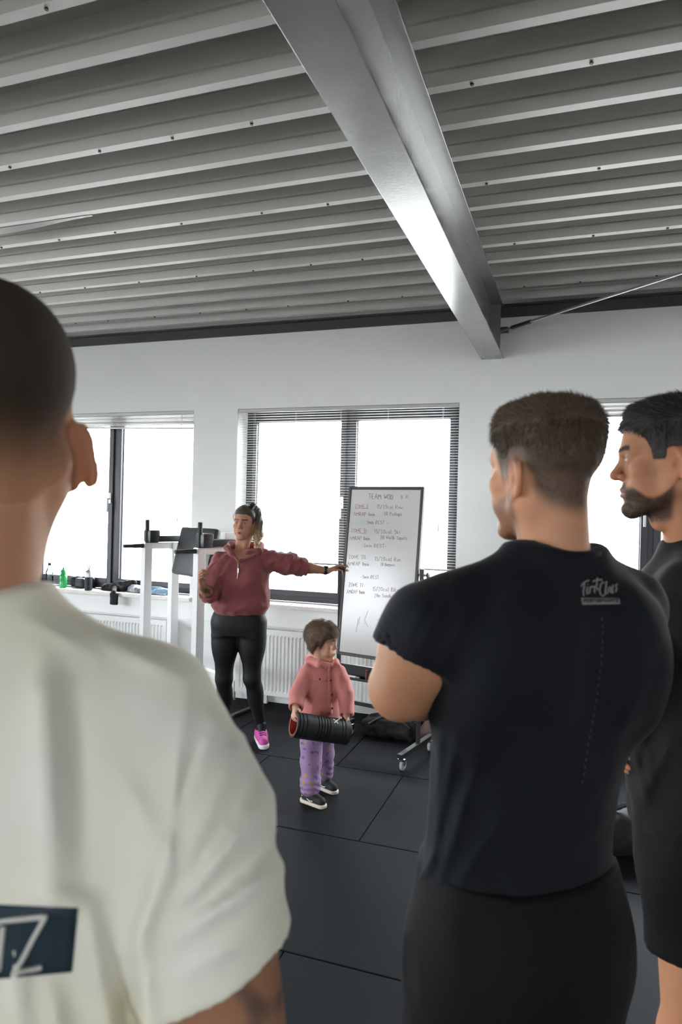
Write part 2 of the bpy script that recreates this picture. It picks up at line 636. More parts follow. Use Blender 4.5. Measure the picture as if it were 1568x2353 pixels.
def blind(a, b, label, bottom=None, skew=0.0, tilt=0.0):
    r = empty('window_blind', ((a + b) / 2, Y1 + 0.022, HEAD_H - 0.02), label, 'blind', 'aluminium venetian blinds')
    c = np.array([(a + b) / 2, Y1 + 0.022, 0])
    L = b - a - 0.012
    top = HEAD_H - 0.002
    MB().box((a + .004, c[1] - .018, top - .028), (b - .004, c[1] + .018, top), .002).build('head_rail', M_BLINDRAIL, r)
    V, F = slat_mesh(L)
    me = bpy.data.meshes.new('slat')
    me.from_pydata(V, [], F)
    me.materials.append(M_BLIND)
    me.update()
    if bottom is not None:
        zs = np.arange(top - 0.045, bottom + 0.012, -0.0215)
        angs = [tilt] * len(zs)
        rolls = [0.0] * len(zs)
        offs = [0.0] * len(zs)
    else:
        n = 17
        zs = [top - 0.034 - 0.0048 * i for i in range(n)]
        rolls = [skew * (i / n) ** 1.5 for i in range(n)]
        angs = [0.1 * math.sin(i * 2.1) for i in range(n)]
        offs = [0.004 * math.sin(i * 3.3) for i in range(n)]
        bottom = zs[-1] - 0.012 - abs(skew) * L * 0.28
    for z, an, ro, of in zip(zs, angs, rolls, offs):
        o = bpy.data.objects.new('slat', me)
        COL.objects.link(o)
        o.parent = r
        o.location = (of * 0.5, of, z - (HEAD_H - 0.02) - abs(ro) * L * 0.28)
        o.rotation_euler = (an, ro, 0)
    sk = rolls[-1]
    d = math.sin(sk) * L / 2
    MB().bar((a + .01, c[1], bottom + d), (b - .01, c[1], bottom - d), .024, .014, bev=.003).build('bottom_rail', M_BLINDRAIL, r)
    for fx in (0.08, 0.28, 0.49, 0.70, 0.93):
        x = a + fx * (b - a)
        zb = bottom - (fx - 0.5) * 2 * d
        mb = MB()
        for yy in (-.0128, .0128):
            mb.tube([(x, c[1] + yy, top - .03), (x, c[1] + yy, zb)], .0007, 4)
        mb.build('ladder_cord', M_CORD, r)
    xw = b - 0.12
    MB().tube([(xw, c[1] - .026, top - .03), (xw - .01, c[1] - .03, top - .5), (xw - .02, c[1] - .03, top - .95)], [.0022, .0022, .0022], 6).tube(
        [(xw - .02, c[1] - .03, top - .95), (xw - .022, c[1] - .03, top - 1.0)], [.004, .006], 8).build('pull_cord', M_CORD, r, True)
    return r


blind(WIN[0][0], WIN[0][1], 'raised aluminium blind of the window furthest along the wall', None, 0.01)
blind(WIN[1][0], WIN[1][1], 'raised aluminium blind hanging askew above the bottle-lined window sill', None, 0.022)
blind(WIN[2][0], WIN[2][1], 'lowered open-slatted aluminium blind behind the woman and the whiteboard', 1.185, 0, 0.0)
blind(WIN[3][0], WIN[3][1], 'raised aluminium blind above the two dark-shirted men', None, 0.004)


# radiators
def radiator(a, b, label):
    yb, yf, z0, z1 = Y1 - 0.03, Y1 - 0.135, 0.085, 0.63
    r = empty('radiator', ((a + b) / 2, (yb + yf) / 2, z0), label, 'radiator', 'ribbed panel radiators under the windows')
    # pressed front panel with vertical channels
    V, F = [], []
    n = int((b - a - 0.06) / 0.0333)
    xs, dep = [a, a + 0.03], [0, 0]
    st = (b - a - 0.06) / n
    for i in range(n):
        x = a + 0.03 + i * st
        xs += [x + st * .15, x + st * .32, x + st * .68, x + st * .85]
        dep += [0, 1, 1, 0]
    xs += [b - 0.03, b]
    dep += [0, 0]
    zs = [(z0, 0), (z0 + 0.028, 0), (z0 + 0.045, 1), (z1 - 0.06, 1), (z1 - 0.043, 0), (z1 - 0.01, 0)]
    for (z, k) in zs:
        for x, d in zip(xs, dep):
            V.append((x, yf + 0.009 * d * k, z))
    m = len(xs)
    for j in range(len(zs) - 1):
        for i in range(m - 1):
            F.append((j * m + i, j * m + i + 1, (j + 1) * m + i + 1, (j + 1) * m + i))
    mesh_obj('front_panel', V, F, M_RAD, r)
    MB().box((a, yf + .012, z0), (b, yb, z1 - .03)).build('body', M_RAD, r)
    mb = MB()
    mb.box((a, yf, z1 - .012), (b, yf + .012, z1), .002).box((a, yb - .012, z1 - .012), (b, yb, z1), .002)
    for i in range(int((b - a) / 0.02)):
        mb.box((a + i * .02, yf + .012, z1 - .008), (a + i * .02 + .008, yb - .012, z1 - .004))
    mb.build('top_grille', M_RAD, r)
    MB().box((a - .004, yf, z0), (a + .001, yb, z1), .002).build('side_cover', M_RAD, r)
    MB().box((b - .001, yf, z0), (b + .004, yb, z1), .002).build('side_cover', M_RAD, r)
    mb = MB().lathe((b + .012, yf + .05, z1 - .06), [(.012, 0), (.018, .01), (.018, .05), (.014, .06)], 14, (1, -.2, 0))
    mb.build('thermostat_knob', M_WHITEPLASTIC, r, True)
    MB().lathe((b + .07, yf + .037, z1 - .06), [(.010, 0), (.010, .02)], 10, (1, -.2, 0)).build('valve_cap', M_BLACK, r, True)
    MB().tube([(a - .03, yf + .05, z0 + .05), (a - .005, yf + .05, z0 + .05)], .011, 10).tube([(a - .03, yf + .05, z0 + .075), (a - .03, yf + .05, 0.0)], .009, 10).build('return_valve', M_ROD, r, True)
    for xb in (a + .25, b - .25):
        MB().box((xb - .02, yb - .005, z0 + .05), (xb + .02, Y1 - .026, z1 - .1)).box((xb - .02, yb - .05, 0.0), (xb + .02, yb - .02, z0 + .02)).build('bracket', M_RAD, r)
    return r


radiator(-5.05, -3.39, 'ribbed white radiator below the sill with the bottles')
radiator(-2.70, -1.02, 'ribbed white radiator behind the child')
radiator(-0.36, 1.32, 'ribbed white radiator behind the two dark-shirted men')

# outside: ground, neighbouring hall
M_GROUND = mat('pale_paving', (0.42, 0.41, 0.39), 0.9, noise=(1.5, 0.4, (0.34, 0.33, 0.31)))
tag(MB().box((-70, Y1 + WT, -0.35), (60, 90, -0.25)).box((-70, -60, -0.35), (60, Y0 - WT, -0.25)).box((-70, Y0 - WT, -0.35), (X0 - .3, Y1 + WT, -0.25)).box((X1 + .3, Y0 - WT, -0.35), (60, Y1 + WT, -0.25)).build('ground', M_GROUND), kind='structure')
M_FAC = mat('pale_brick_facade', (0.60, 0.47, 0.38), 0.9)
_nt = M_FAC.node_tree
_br = _nt.nodes.new('ShaderNodeTexBrick')
_br.inputs['Color1'].default_value = (0.62, 0.46, 0.36, 1)
_br.inputs['Color2'].default_value = (0.55, 0.42, 0.34, 1)
_br.inputs['Mortar'].default_value = (0.66, 0.62, 0.57, 1)
_br.inputs['Scale'].default_value = 4.0
_tc = _nt.nodes.new('ShaderNodeTexCoord')
_mp = _nt.nodes.new('ShaderNodeMapping')
_mp.inputs['Rotation'].default_value = (math.radians(90), 0, 0)
_nt.links.new(_tc.outputs['Object'], _mp.inputs[0])
_nt.links.new(_mp.outputs[0], _br.inputs[0])
_nt.links.new(_br.outputs['Color'], _nt.nodes['Principled BSDF'].inputs['Base Color'])
M_FASCIA = mat('grey_fascia', (0.35, 0.38, 0.39), 0.6)
M_PALE = mat('pale_render', (0.74, 0.74, 0.73), 0.9)
hall = empty('neighbouring_hall', (6, 20, -0.25), 'low pale brick hall seen faintly through the window beside the bearded man', 'building')
MB().box((-3, 20, -0.25), (26, 30, 3.15)).build('facade', M_FAC, hall)
MB().box((-3.2, 19.8, 3.1), (26.2, 30.2, 3.42), 0.02).build('fascia', M_FASCIA, hall)
MB().box((7.6, 20.4, 3.42), (8.1, 20.9, 3.95), .02).box((7.35, 20.2, 3.95), (8.35, 21.1, 4.02), .02).build('roof_vent', M_FASCIA, hall)
hall2 = empty('white_hall', (-22, 20, -0.25), 'low white hall seen faintly through the window with the bottles', 'building')
MB().box((-42, 21, -0.25), (-4.5, 31, 2.95)).build('facade', M_PALE, hall2)
MB().box((-42.2, 20.8, 2.95), (-4.3, 31.2, 3.2), 0.02).build('fascia', M_FASCIA, hall2)
# ------------------------------------------------------------------ organic shapes: distance fields meshed with surface nets
def smin(a, b, k):
    if k <= 0:
        return np.minimum(a, b)
    h = np.maximum(k - np.abs(a - b), 0.0) / k
    return np.minimum(a, b) - h * h * k * 0.25


def rc(a, b, ra, rb=None):
    """capsule with a changing radius"""
    a, b = np.asarray(a, float), np.asarray(b, float)
    rb = ra if rb is None else rb
    ab = b - a
    L2 = float(ab @ ab) + 1e-12

    def fn(X, Y, Z):
        x, y, z = X - a[0], Y - a[1], Z - a[2]
        t = np.clip((x * ab[0] + y * ab[1] + z * ab[2]) / L2, 0, 1)
        return np.sqrt((x - t * ab[0]) ** 2 + (y - t * ab[1]) ** 2 + (z - t * ab[2]) ** 2) - (ra + (rb - ra) * t)
    R = max(ra, rb)
    return fn, np.minimum(a, b) - R, np.maximum(a, b) + R


def ell(c, r, R=None):
    """ellipsoid; R rows are its axes"""
    c, r = np.asarray(c, float), np.asarray(r, float)
    R = np.eye(3) if R is None else np.asarray(R, float)

    def fn(X, Y, Z):
        x, y, z = X - c[0], Y - c[1], Z - c[2]
        q = [(R[i, 0] * x + R[i, 1] * y + R[i, 2] * z) / r[i] for i in range(3)]
        k0 = np.sqrt(q[0] ** 2 + q[1] ** 2 + q[2] ** 2)
        k1 = np.sqrt((q[0] / r[0]) ** 2 + (q[1] / r[1]) ** 2 + (q[2] / r[2]) ** 2) + 1e-9
        return k0 * (k0 - 1) / k1
    ext = np.sqrt(((R * r[:, None]) ** 2).sum(0))
    return fn, c - ext, c + ext


def rbox(c, h, rad, R=None):
    """rounded box of half sizes h"""
    c, h = np.asarray(c, float), np.asarray(h, float)
    R = np.eye(3) if R is None else np.asarray(R, float)

    def fn(X, Y, Z):
        x, y, z = X - c[0], Y - c[1], Z - c[2]
        q = [np.abs(R[i, 0] * x + R[i, 1] * y + R[i, 2] * z) - (h[i] - rad) for i in range(3)]
        out = np.sqrt(np.maximum(q[0], 0) ** 2 + np.maximum(q[1], 0) ** 2 + np.maximum(q[2], 0) ** 2)
        return out + np.minimum(np.maximum(q[0], np.maximum(q[1], q[2])), 0) - rad
    ext = (np.abs(R) * h[:, None]).sum(0)
    return fn, c - ext, c + ext


def loft(levels, p=2.3, cut=True):
    """upright stack of super-ellipses; levels: (z, cx, cy, a, b) from low to high"""
    L = np.array(sorted(levels), float)

    def sm(zq, col):
        # smooth (cubic hermite, monotone enough) interpolation
        z, v = L[:, 0], L[:, col]
        m = np.gradient(v, z)
        i = np.clip(np.searchsorted(z, zq) - 1, 0, len(z) - 2)
        h = z[i + 1] - z[i]
        t = np.clip((zq - z[i]) / h, 0, 1)
        t2, t3 = t * t, t * t * t
        return (2 * t3 - 3 * t2 + 1) * v[i] + (t3 - 2 * t2 + t) * h * m[i] + (-2 * t3 + 3 * t2) * v[i + 1] + (t3 - t2) * h * m[i + 1]

    def fn(X, Y, Z):
        zq = Z.ravel()
        sh = Z.shape
        cx, cy, a, b = (sm(zq, c).reshape(sh) for c in (1, 2, 3, 4))
        a, b = np.maximum(a, 1e-3), np.maximum(b, 1e-3)
        k = (np.abs((X - cx) / a) ** p + np.abs((Y - cy) / b) ** p) ** (1.0 / p)
        d = (k - 1) * np.minimum(a, b)
        return np.maximum(d, np.maximum(L[0, 0] - Z, Z - L[-1, 0]))
    m = np.maximum(L[:, 3], L[:, 4]).max()
    lo = np.array([(L[:, 1] - L[:, 3]).min() - .01, (L[:, 2] - L[:, 4]).min() - .01, L[0, 0]])
    hi = np.array([(L[:, 1] + L[:, 3]).max() + .01, (L[:, 2] + L[:, 4]).max() + .01, L[-1, 0]])
    return fn, lo, hi


class Shape:
    def __init__(self):
        self.ops = []

    def u(self, prim, k=0.0):
        self.ops.append(('u', prim, k))
        return self

    def s(self, prim, k=0.0):
        self.ops.append(('s', prim, k))
        return self

    def cut(self, pt, n):
        """keep the side the normal points away from"""
        self.ops.append(('c', np.asarray(pt, float), unit(n)))
        return self

    def disp(self, fn):
        self.ops.append(('d', fn, 0))
        return self

    def chain(self, pts, rs, k=0.0):
        for i in range(len(pts) - 1):
            self.u(rc(pts[i], pts[i + 1], rs[i], rs[i + 1]), k)
        return self

    def bounds(self):
        lo, hi = np.full(3, 1e9), np.full(3, -1e9)
        for op, a, k in self.ops:
            if op == 'u':
                lo, hi = np.minimum(lo, a[1]), np.maximum(hi, a[2])
        return lo, hi

    def prim(self):
        lo, hi = self.bounds()
        return self._eval, lo, hi

    def _eval(self, X, Y, Z):
        f = np.full(np.broadcast(X, Y, Z).shape, 1.0, np.float32)
        xs, ys, zs = X.ravel(), Y.ravel(), Z.ravel()
        for op, a, k in self.ops:
            if op in 'us':
                fn, lo, hi = a
                m = max(k, 0.0) + 0.03
                ix = slice(np.searchsorted(xs, lo[0] - m), np.searchsorted(xs, hi[0] + m))
                iy = slice(np.searchsorted(ys, lo[1] - m), np.searchsorted(ys, hi[1] + m))
                iz = slice(np.searchsorted(zs, lo[2] - m), np.searchsorted(zs, hi[2] + m))
                if ix.start >= ix.stop or iy.start >= iy.stop or iz.start >= iz.stop:
                    continue
                d = fn(X[ix], Y[:, iy], Z[:, :, iz]).astype(np.float32)
                if op == 'u':
                    f[ix, iy, iz] = smin(f[ix, iy, iz], d, k)
                else:
                    f[ix, iy, iz] = -smin(-f[ix, iy, iz], d, k)
            elif op == 'c':
                f = np.maximum(f, ((X - a[0]) * k[0] + (Y - a[1]) * k[1] + (Z - a[2]) * k[2]).astype(np.float32))
            elif op == 'd':
                near = np.abs(f) < 0.06
                i = np.nonzero(near)
                f[near] += a(xs[i[0]], ys[i[1]], zs[i[2]]).astype(np.float32)
        return f

    def field(self, h, pad=0.012):
        lo, hi = self.bounds()
        lo, hi = lo - pad, hi + pad
        g = [np.arange(lo[i], hi[i] + h, h) for i in range(3)]
        f = self._eval(g[0][:, None, None], g[1][None, :, None], g[2][None, None, :])
        return f, g

    def mesh(self, h, pad=0.012):
        f, g = self.field(h, pad)
        return surface_nets(f, g)


def surface_nets(f, g):
    f = f.copy()
    f[0], f[-1], f[:, 0], f[:, -1], f[:, :, 0], f[:, :, -1] = (1.0,) * 6
    s = f < 0
    nx, ny, nz = f.shape
    cnt = np.zeros((nx - 1, ny - 1, nz - 1), np.int8)
    for a in (0, 1):
        for b in (0, 1):
            for c in (0, 1):
                cnt += s[a:nx - 1 + a, b:ny - 1 + b, c:nz - 1 + c]
    act = np.nonzero((cnt > 0) & (cnt < 8))
    n = len(act[0])
    ids = np.full(cnt.shape, -1, np.int32)
    ids[act] = np.arange(n)
    corner = [(a, b, c) for a in (0, 1) for b in (0, 1) for c in (0, 1)]
    vals = np.stack([f[act[0] + a, act[1] + b, act[2] + c] for a, b, c in corner], 1)
    acc = np.zeros((n, 3))
    num = np.zeros(n)
    for i in range(8):
        for j in range(i + 1, 8):
            d = np.array(corner[j]) - np.array(corner[i])
            if np.abs(d).sum() != 1:
                continue
            v0, v1 = vals[:, i], vals[:, j]
            m = (v0 < 0) != (v1 < 0)
            t = np.where(m, v0 / np.where(m, v0 - v1, 1), 0)
            p = np.array(corner[i])[None, :] + t[:, None] * d[None, :]
            acc += np.where(m[:, None], p, 0)
            num += m
    loc = acc / num[:, None]
    h = [g[i][1] - g[i][0] for i in range(3)]
    V = np.stack([g[i][0] + (act[i] + loc[:, i]) * h[i] for i in range(3)], 1)
    F = []
    # quads around every crossing grid edge
    for ax in range(3):
        sl0 = [slice(1, -1)] * 3
        sl1 = [slice(1, -1)] * 3
        sl0[ax] = slice(0, -1)
        sl1[ax] = slice(1, None)
        a_, b_ = s[tuple(sl0)], s[tuple(sl1)]
        e = np.nonzero(a_ != b_)
        idx = [e[i] + (0 if i == ax else 1) for i in range(3)]
        u, v = [(1, 2), (2, 0), (0, 1)][ax]

        def cell(du, dv):
            q = [idx[0].copy(), idx[1].copy(), idx[2].copy()]
            q[u] = q[u] - du
            q[v] = q[v] - dv
            return ids[q[0], q[1], q[2]]
        quad = np.stack([cell(1, 1), cell(0, 1), cell(0, 0), cell(1, 0)], 1)
        fl = ~a_[e]
        quad[fl] = quad[fl][:, ::-1]
        F.append(quad)
    F = np.concatenate(F)
    F = F[(F >= 0).all(1)]
    return V, F


def relax(V, F, it=1, w=0.5):
    for _ in range(it):
        acc = np.zeros_like(V)
        num = np.zeros(len(V))
        for k in range(4):
            a, b = F[:, k], F[:, (k + 1) % 4]
            np.add.at(acc, a, V[b])
            np.add.at(acc, b, V[a])
            np.add.at(num, a, 1)
            np.add.at(num, b, 1)
        V = V + w * (acc / np.maximum(num, 1)[:, None] - V)
    return V


def sstep(a, b, x):
    t = np.clip((x - a) / (b - a), 0, 1)
    return t * t * (3 - 2 * t)


_nd = np.random.default_rng(3)
_ND = _nd.normal(size=(24, 3))
_ND /= np.linalg.norm(_ND, axis=1)[:, None]
_NP = _nd.uniform(0, 6.28, 24)


def wob(X, Y, Z, scale, seed=0, n=6):
    """smooth pseudo noise in about -1..1"""
    r = 0
    for i in range(n):
        j = (i * 5 + seed * 7) % 24
        d = _ND[j] * scale * (0.7 + 0.11 * ((i * 3 + seed) % 7))
        r = r + np.sin(X * d[0] + Y * d[1] + Z * d[2] + _NP[(j + seed) % 24] + 1.3 * np.sin(X * d[1] * .6 - Z * d[0] * .5 + i))
    return r / (n * 0.62)


def folds(B, segs):
    """cloth folds: segs of (x0, y0, x1, y1, height_m, width_px) as the photograph shows them, raised on the side towards the viewer"""
    def fn(X, Y, Z):
        P = np.stack([X, Y, Z], 1) @ B.A + B.O - CAM
        z = P @ _F
        u, v = 784 + FPX * (P @ _R) / z, 1176.5 - FPX * (P @ _U) / z
        zc = float((B.O - CAM) @ _F)
        near = sstep(zc + .06, zc - .02, z)
        out = 0.0
        for (x0, y0, x1, y1, hgt, wd) in segs:
            dx, dy = x1 - x0, y1 - y0
            t = np.clip(((u - x0) * dx + (v - y0) * dy) / (dx * dx + dy * dy), 0, 1)
            d = np.hypot(u - x0 - t * dx, v - y0 - t * dy)
            out = out - hgt * np.sin(np.pi * np.clip(t, .06, .94)) ** .5 / (1 + (d / wd) ** 2)
        return out * near
    return fn


class Body:
    """a figure's own frame: x to its right, y forward, z up; az = degrees it is turned left of +Y"""

    def __init__(self, O, az, z0=0.0):
        a = math.radians(az)
        self.O = np.array([O[0], O[1], z0], float)
        self.A = np.array([[math.cos(a), math.sin(a), 0], [-math.sin(a), math.cos(a), 0], [0, 0, 1.0]])  # rows: right, forward, up

    def w(self, p):
        return np.asarray(p, float) @ self.A + self.O

    def l(self, q):
        return (np.asarray(q, float) - self.O) @ self.A.T


class HeadFrame:
    """head frame: origin between the ears; az as Body, pitch > 0 looks up, tilt > 0 leans to its right"""

    def __init__(self, c, az, pitch=0.0, tilt=0.0, s=1.0):
        a, p, t = map(math.radians, (az, pitch, tilt))
        r = np.array([math.cos(a), math.sin(a), 0])
        f = np.array([-math.sin(a), math.cos(a), 0])
        u = np.array([0, 0, 1.0])
        f, u = f * math.cos(p) + u * math.sin(p), u * math.cos(p) - f * math.sin(p)
        r, u = r * math.cos(t) - u * math.sin(t), u * math.cos(t) + r * math.sin(t)
        self.A = np.stack([r, f, u])
        self.c = np.asarray(c, float)
        self.s = s

    def w(self, p):
        return self.s * (np.asarray(p, float) @ self.A) + self.c

    def l(self, q):
        return ((np.asarray(q, float) - self.c) @ self.A.T) / self.s


def head_shape(neck_to, neck_r=(0.056, 0.062), jaw=1.0, nose=1.0, fem=0.0, child=0.0, mouth_open=0.0, ears=True, brow=1.0, ear_out=38, ear_dz=0.0):
    S = Shape()
    S.u(ell((0, -.014, .046), (.0765, .097, .086)))
    S.u(ell((0, .028, .042), (.064, .060, .062)), .03)
    S.u(ell((0, .030, -.032), (.0575, .056, .066)), .03)
    for sx in (-1, 1):
        S.u(rc((sx * .052 * jaw, -.002, -.052), (sx * .016, .070, -.098), .016, .014), .03)
        S.u(rc((sx * .058, .0, .0), (sx * .052 * jaw, -.002, -.052), .015, .015), .03)
        S.u(ell((sx * .047, .056, -.014), (.019, .022, .018)), .02)
        S.u(ell((sx * (.036 + .006 * child), .052, -.048), (.022 + .004 * child, .026 + .004 * child, .026)), .02)
    S.u(ell((0, .078, -.094), (.019, .017, .016)), .02)
    # brow, sockets
    for sx in (-1, 1):
        S.u(rc((sx * .012, .084, .030), (sx * .046, .068, .034), .0105 * brow, .009 * brow), .018)
        S.s(ell((sx * .032, .098, .012), (.017, .017, .0125)), .012)
        S.u(ell((sx * .0315, .0735, .0125), (.0155, .0135, .0125)), .006)
        S.s(ell((sx * .0315, .0890, .0112), (.0115, .006, .0030)), .003)
    # nose
    nt = .113 * (1 - .06 * child) + .004 * (nose - 1)
    S.u(rc((0, .080, .022), (0, nt - .008, -.016), .0085 * nose, .0095 * nose), .012)
    S.u(ell((0, nt - .009, -.0205), (.0105 * nose, .0115 * nose, .0085 * nose)), .008)
    for sx in (-1, 1):
        S.u(ell((sx * .0125 * nose, nt - .022, -.0245), (.0072, .0095, .0068)), .006)
        S.s(ell((sx * .007, nt - .016, -.0315), (.0035, .005, .003)), .003)
    # mouth
    S.u(ell((0, .074, -.056), (.030, .021, .024)), .018)
    S.s(rc((0, .098, -.040), (0, .0965, -.0475), .0028), .005)
    for sx in (-1, 1):
        S.u(rc((sx * .004, .0935, -.0525), (sx * .021, .0845, -.0575), .0046, .0026), .005)
        S.u(rc((0, .0920, -.0655 - .008 * mouth_open), (sx * .019, .0840, -.0590), .0054, .0028), .005)
    if mouth_open > 0:
        S.s(ell((0, .092, -.060 - .003 * mouth_open), (.012, .014, .0035 + .005 * mouth_open)), .003)
    else:
        S.s(rc((-.022, .0865, -.0590), (0, .0985, -.0590), .0016), .003)
        S.s(rc((.022, .0865, -.0590), (0, .0985, -.0590), .0016), .003)
    S.s(ell((0, .100, -.079), (.018, .008, .006)), .01)
    # neck
    n1 = np.asarray(neck_to, float)
    S.u(rc((0, -.030, -.035), n1, neck_r[0], neck_r[1]), .03)
    for sx in (-1, 1):
        S.u(rc((sx * .055, -.032, -.035), (n1[0] + sx * .022, n1[1] + .045, n1[2]), .013, .015), .03)
    S.u(ell((0, .022, -.125), (.012, .014, .018)), .03) if fem + child == 0 else None
    if ears:
        for sx in (-1, 1):
            ang = math.radians(ear_out)
            eb = np.array([sx * math.sin(ang), -math.cos(ang), 0])
            eu = unit(np.array([0, -.20, 1.0]))
            eb = unit(eb - eu * (eb @ eu))
            en = np.cross(eu, eb) * (1 if sx > 0 else -1)
            if en[0] * sx < 0:
                en = -en
            at = np.array([sx * .0715, -.002, .002 + ear_dz])
            c0 = at + eb * .015
            R = np.stack([eb, eu, en])
            S.u(ell(c0, (.0175, .0300, .0055), R), .006)
            S.s(ell(c0 + en * .007 - eb * .002 - eu * .004, (.0085, .0140, .0065), R), .004)
            pts = []
            for t in np.linspace(-0.15, 1.25, 11):
                th = math.pi * (0.95 - t * 1.0)
                w_ = .0185 * (1 - .12 * max(0, t - .5))
                pts.append(at + eb * (.014 + w_ * math.cos(math.pi * .5 - (t - .45) * math.pi * .92) * 1.0) + eu * (.031 * math.cos((t - .05) * math.pi * .80)) + en * .002)
            S.chain(pts, [.0042] * 11, .004)
            S.u(ell(at + eb * .010 - eu * .031, (.0075, .0095, .0045), R), .006)
            S.u(ell(at + eb * .001 - eu * .004 + en * .003, (.004, .007, .004), R), .004)
    return S


def hand_shape(wr, d, n, t, curls, thumb=(0.5, 0.5), s=1.0, spread=0.06, forearm=None, fr=0.026):
    """wr wrist, d towards the fingers, n out of the palm, t towards the thumb. curls: 4 x (a1, a2, a3) radians"""
    d = unit(d)
    n = unit(np.asarray(n, float) - d * (np.asarray(n, float) @ d))
    t_ = np.cross(n, d)
    t = t_ if t_ @ np.asarray(t, float) > 0 else -t_
    wr = np.asarray(wr, float)
    S = Shape()
    if forearm is not None:
        S.u(rc(forearm, wr, fr * 1.35 * s, fr * s))
    offs = (.029, .010, -.010, -.028)
    lens = (.070, .079, .073, .057)
    meta = (.092, .094, .089, .082)
    rad = (.0088, .0090, .0085, .0075)
    kn = []
    for i in range(4):
        a = wr + s * (t * offs[i] * .55 + d * .008)
        b = wr + s * (t * offs[i] + d * meta[i])
        S.u(rc(a, b, .0165 * s, .0112 * s), .014 * s)
        kn.append(b)
    S.u(rc(wr + s * (t * .014 + d * .012 + n * .006), wr + s * (t * .030 + d * .045 + n * .010), .017 * s, .014 * s), .014 * s)
    for i in range(4):
        p = kn[i]
        ang = 0.0
        sp = spread * (1.5 - i)
        dd0 = unit(d + t * sp)
        for k, fr_ in enumerate((.46, .30, .24)):
            ang += curls[i][k]
            dd = dd0 * math.cos(ang) + n * math.sin(ang)
            q = p + s * lens[i] * fr_ * dd
            r0 = rad[i] * (1 - .10 * k) * s
            S.u(rc(p, q, r0, r0 * .90), .002 if k else .006)
            p = q
    # thumb
    b0 = wr + s * (t * .026 + d * .028 + n * .008)
    dt = unit(t * 0.75 + d * 0.75 + n * thumb[0])
    b1 = b0 + s * .038 * dt
    S.u(rc(b0, b1, .0145 * s, .0105 * s), .010 * s)
    dt2 = unit(d * (1 - .4 * thumb[1]) + t * .25 + n * thumb[0] - t * thumb[1])
    b2 = b1 + s * .030 * dt2
    S.u(rc(b1, b2, .0103 * s, .0095 * s), .003)
    b3 = b2 + s * .024 * unit(dt2 + n * .2 - t * .5 * thumb[1])
    S.u(rc(b2, b3, .0096 * s, .0080 * s), .003)
    return S


def join_meshes(parts):
    V, F, C, n = [], [], [], 0
    for v, f, c in parts:
        V.append(v)
        F.append(np.asarray(f) + n)
        C.append(np.broadcast_to(np.asarray(c, float), v.shape))
        n += len(v)
    return np.concatenate(V), np.concatenate(F), np.concatenate(C)


def hair_blades(V, F, sel, n, length, width, flow, seed=1, lift=0.5):
    """n thin tapered blades growing from the selected faces; flow(p) gives the comb direction (same space as V)"""
    r = np.random.default_rng(seed)
    Fs = F[sel]
    if len(Fs) == 0:
        return None
    fi = Fs[r.integers(0, len(Fs), n)]
    w = r.dirichlet((1, 1, 1, 1), n)
    P = np.einsum('nk,nkj->nj', w, V[fi])
    N = np.cross(V[fi[:, 2]] - V[fi[:, 0]], V[fi[:, 3]] - V[fi[:, 1]])
    N /= np.linalg.norm(N, axis=1)[:, None] + 1e-12
    D = flow(P)
    D = D - N * (D * N).sum(1)[:, None]
    D /= np.linalg.norm(D, axis=1)[:, None] + 1e-9
    D = D + r.normal(scale=.22, size=D.shape)
    L = (length(P) if callable(length) else np.full(n, length)) * r.uniform(.6, 1.15, n)
    g = D + N * lift
    g /= np.linalg.norm(g, axis=1)[:, None]
    S = np.cross(g, N + r.normal(scale=.5, size=N.shape))
    S /= np.linalg.norm(S, axis=1)[:, None] + 1e-9
    base = P - N * .001
    mid = base + g * (L * .55)[:, None]
    tip = base + (g * .85 + D * .25) * L[:, None]
    hw = width / 2
    verts = np.stack([base - S * hw, base + S * hw, mid + S * hw * .8, mid - S * hw * .8, tip], 1).reshape(-1, 3)
    i0 = np.arange(n) * 5
    quads = np.stack([i0, i0 + 1, i0 + 2, i0 + 3], 1)
    tris = np.stack([i0 + 3, i0 + 2, i0 + 4, i0 + 4], 1)
    return verts, quads, tris


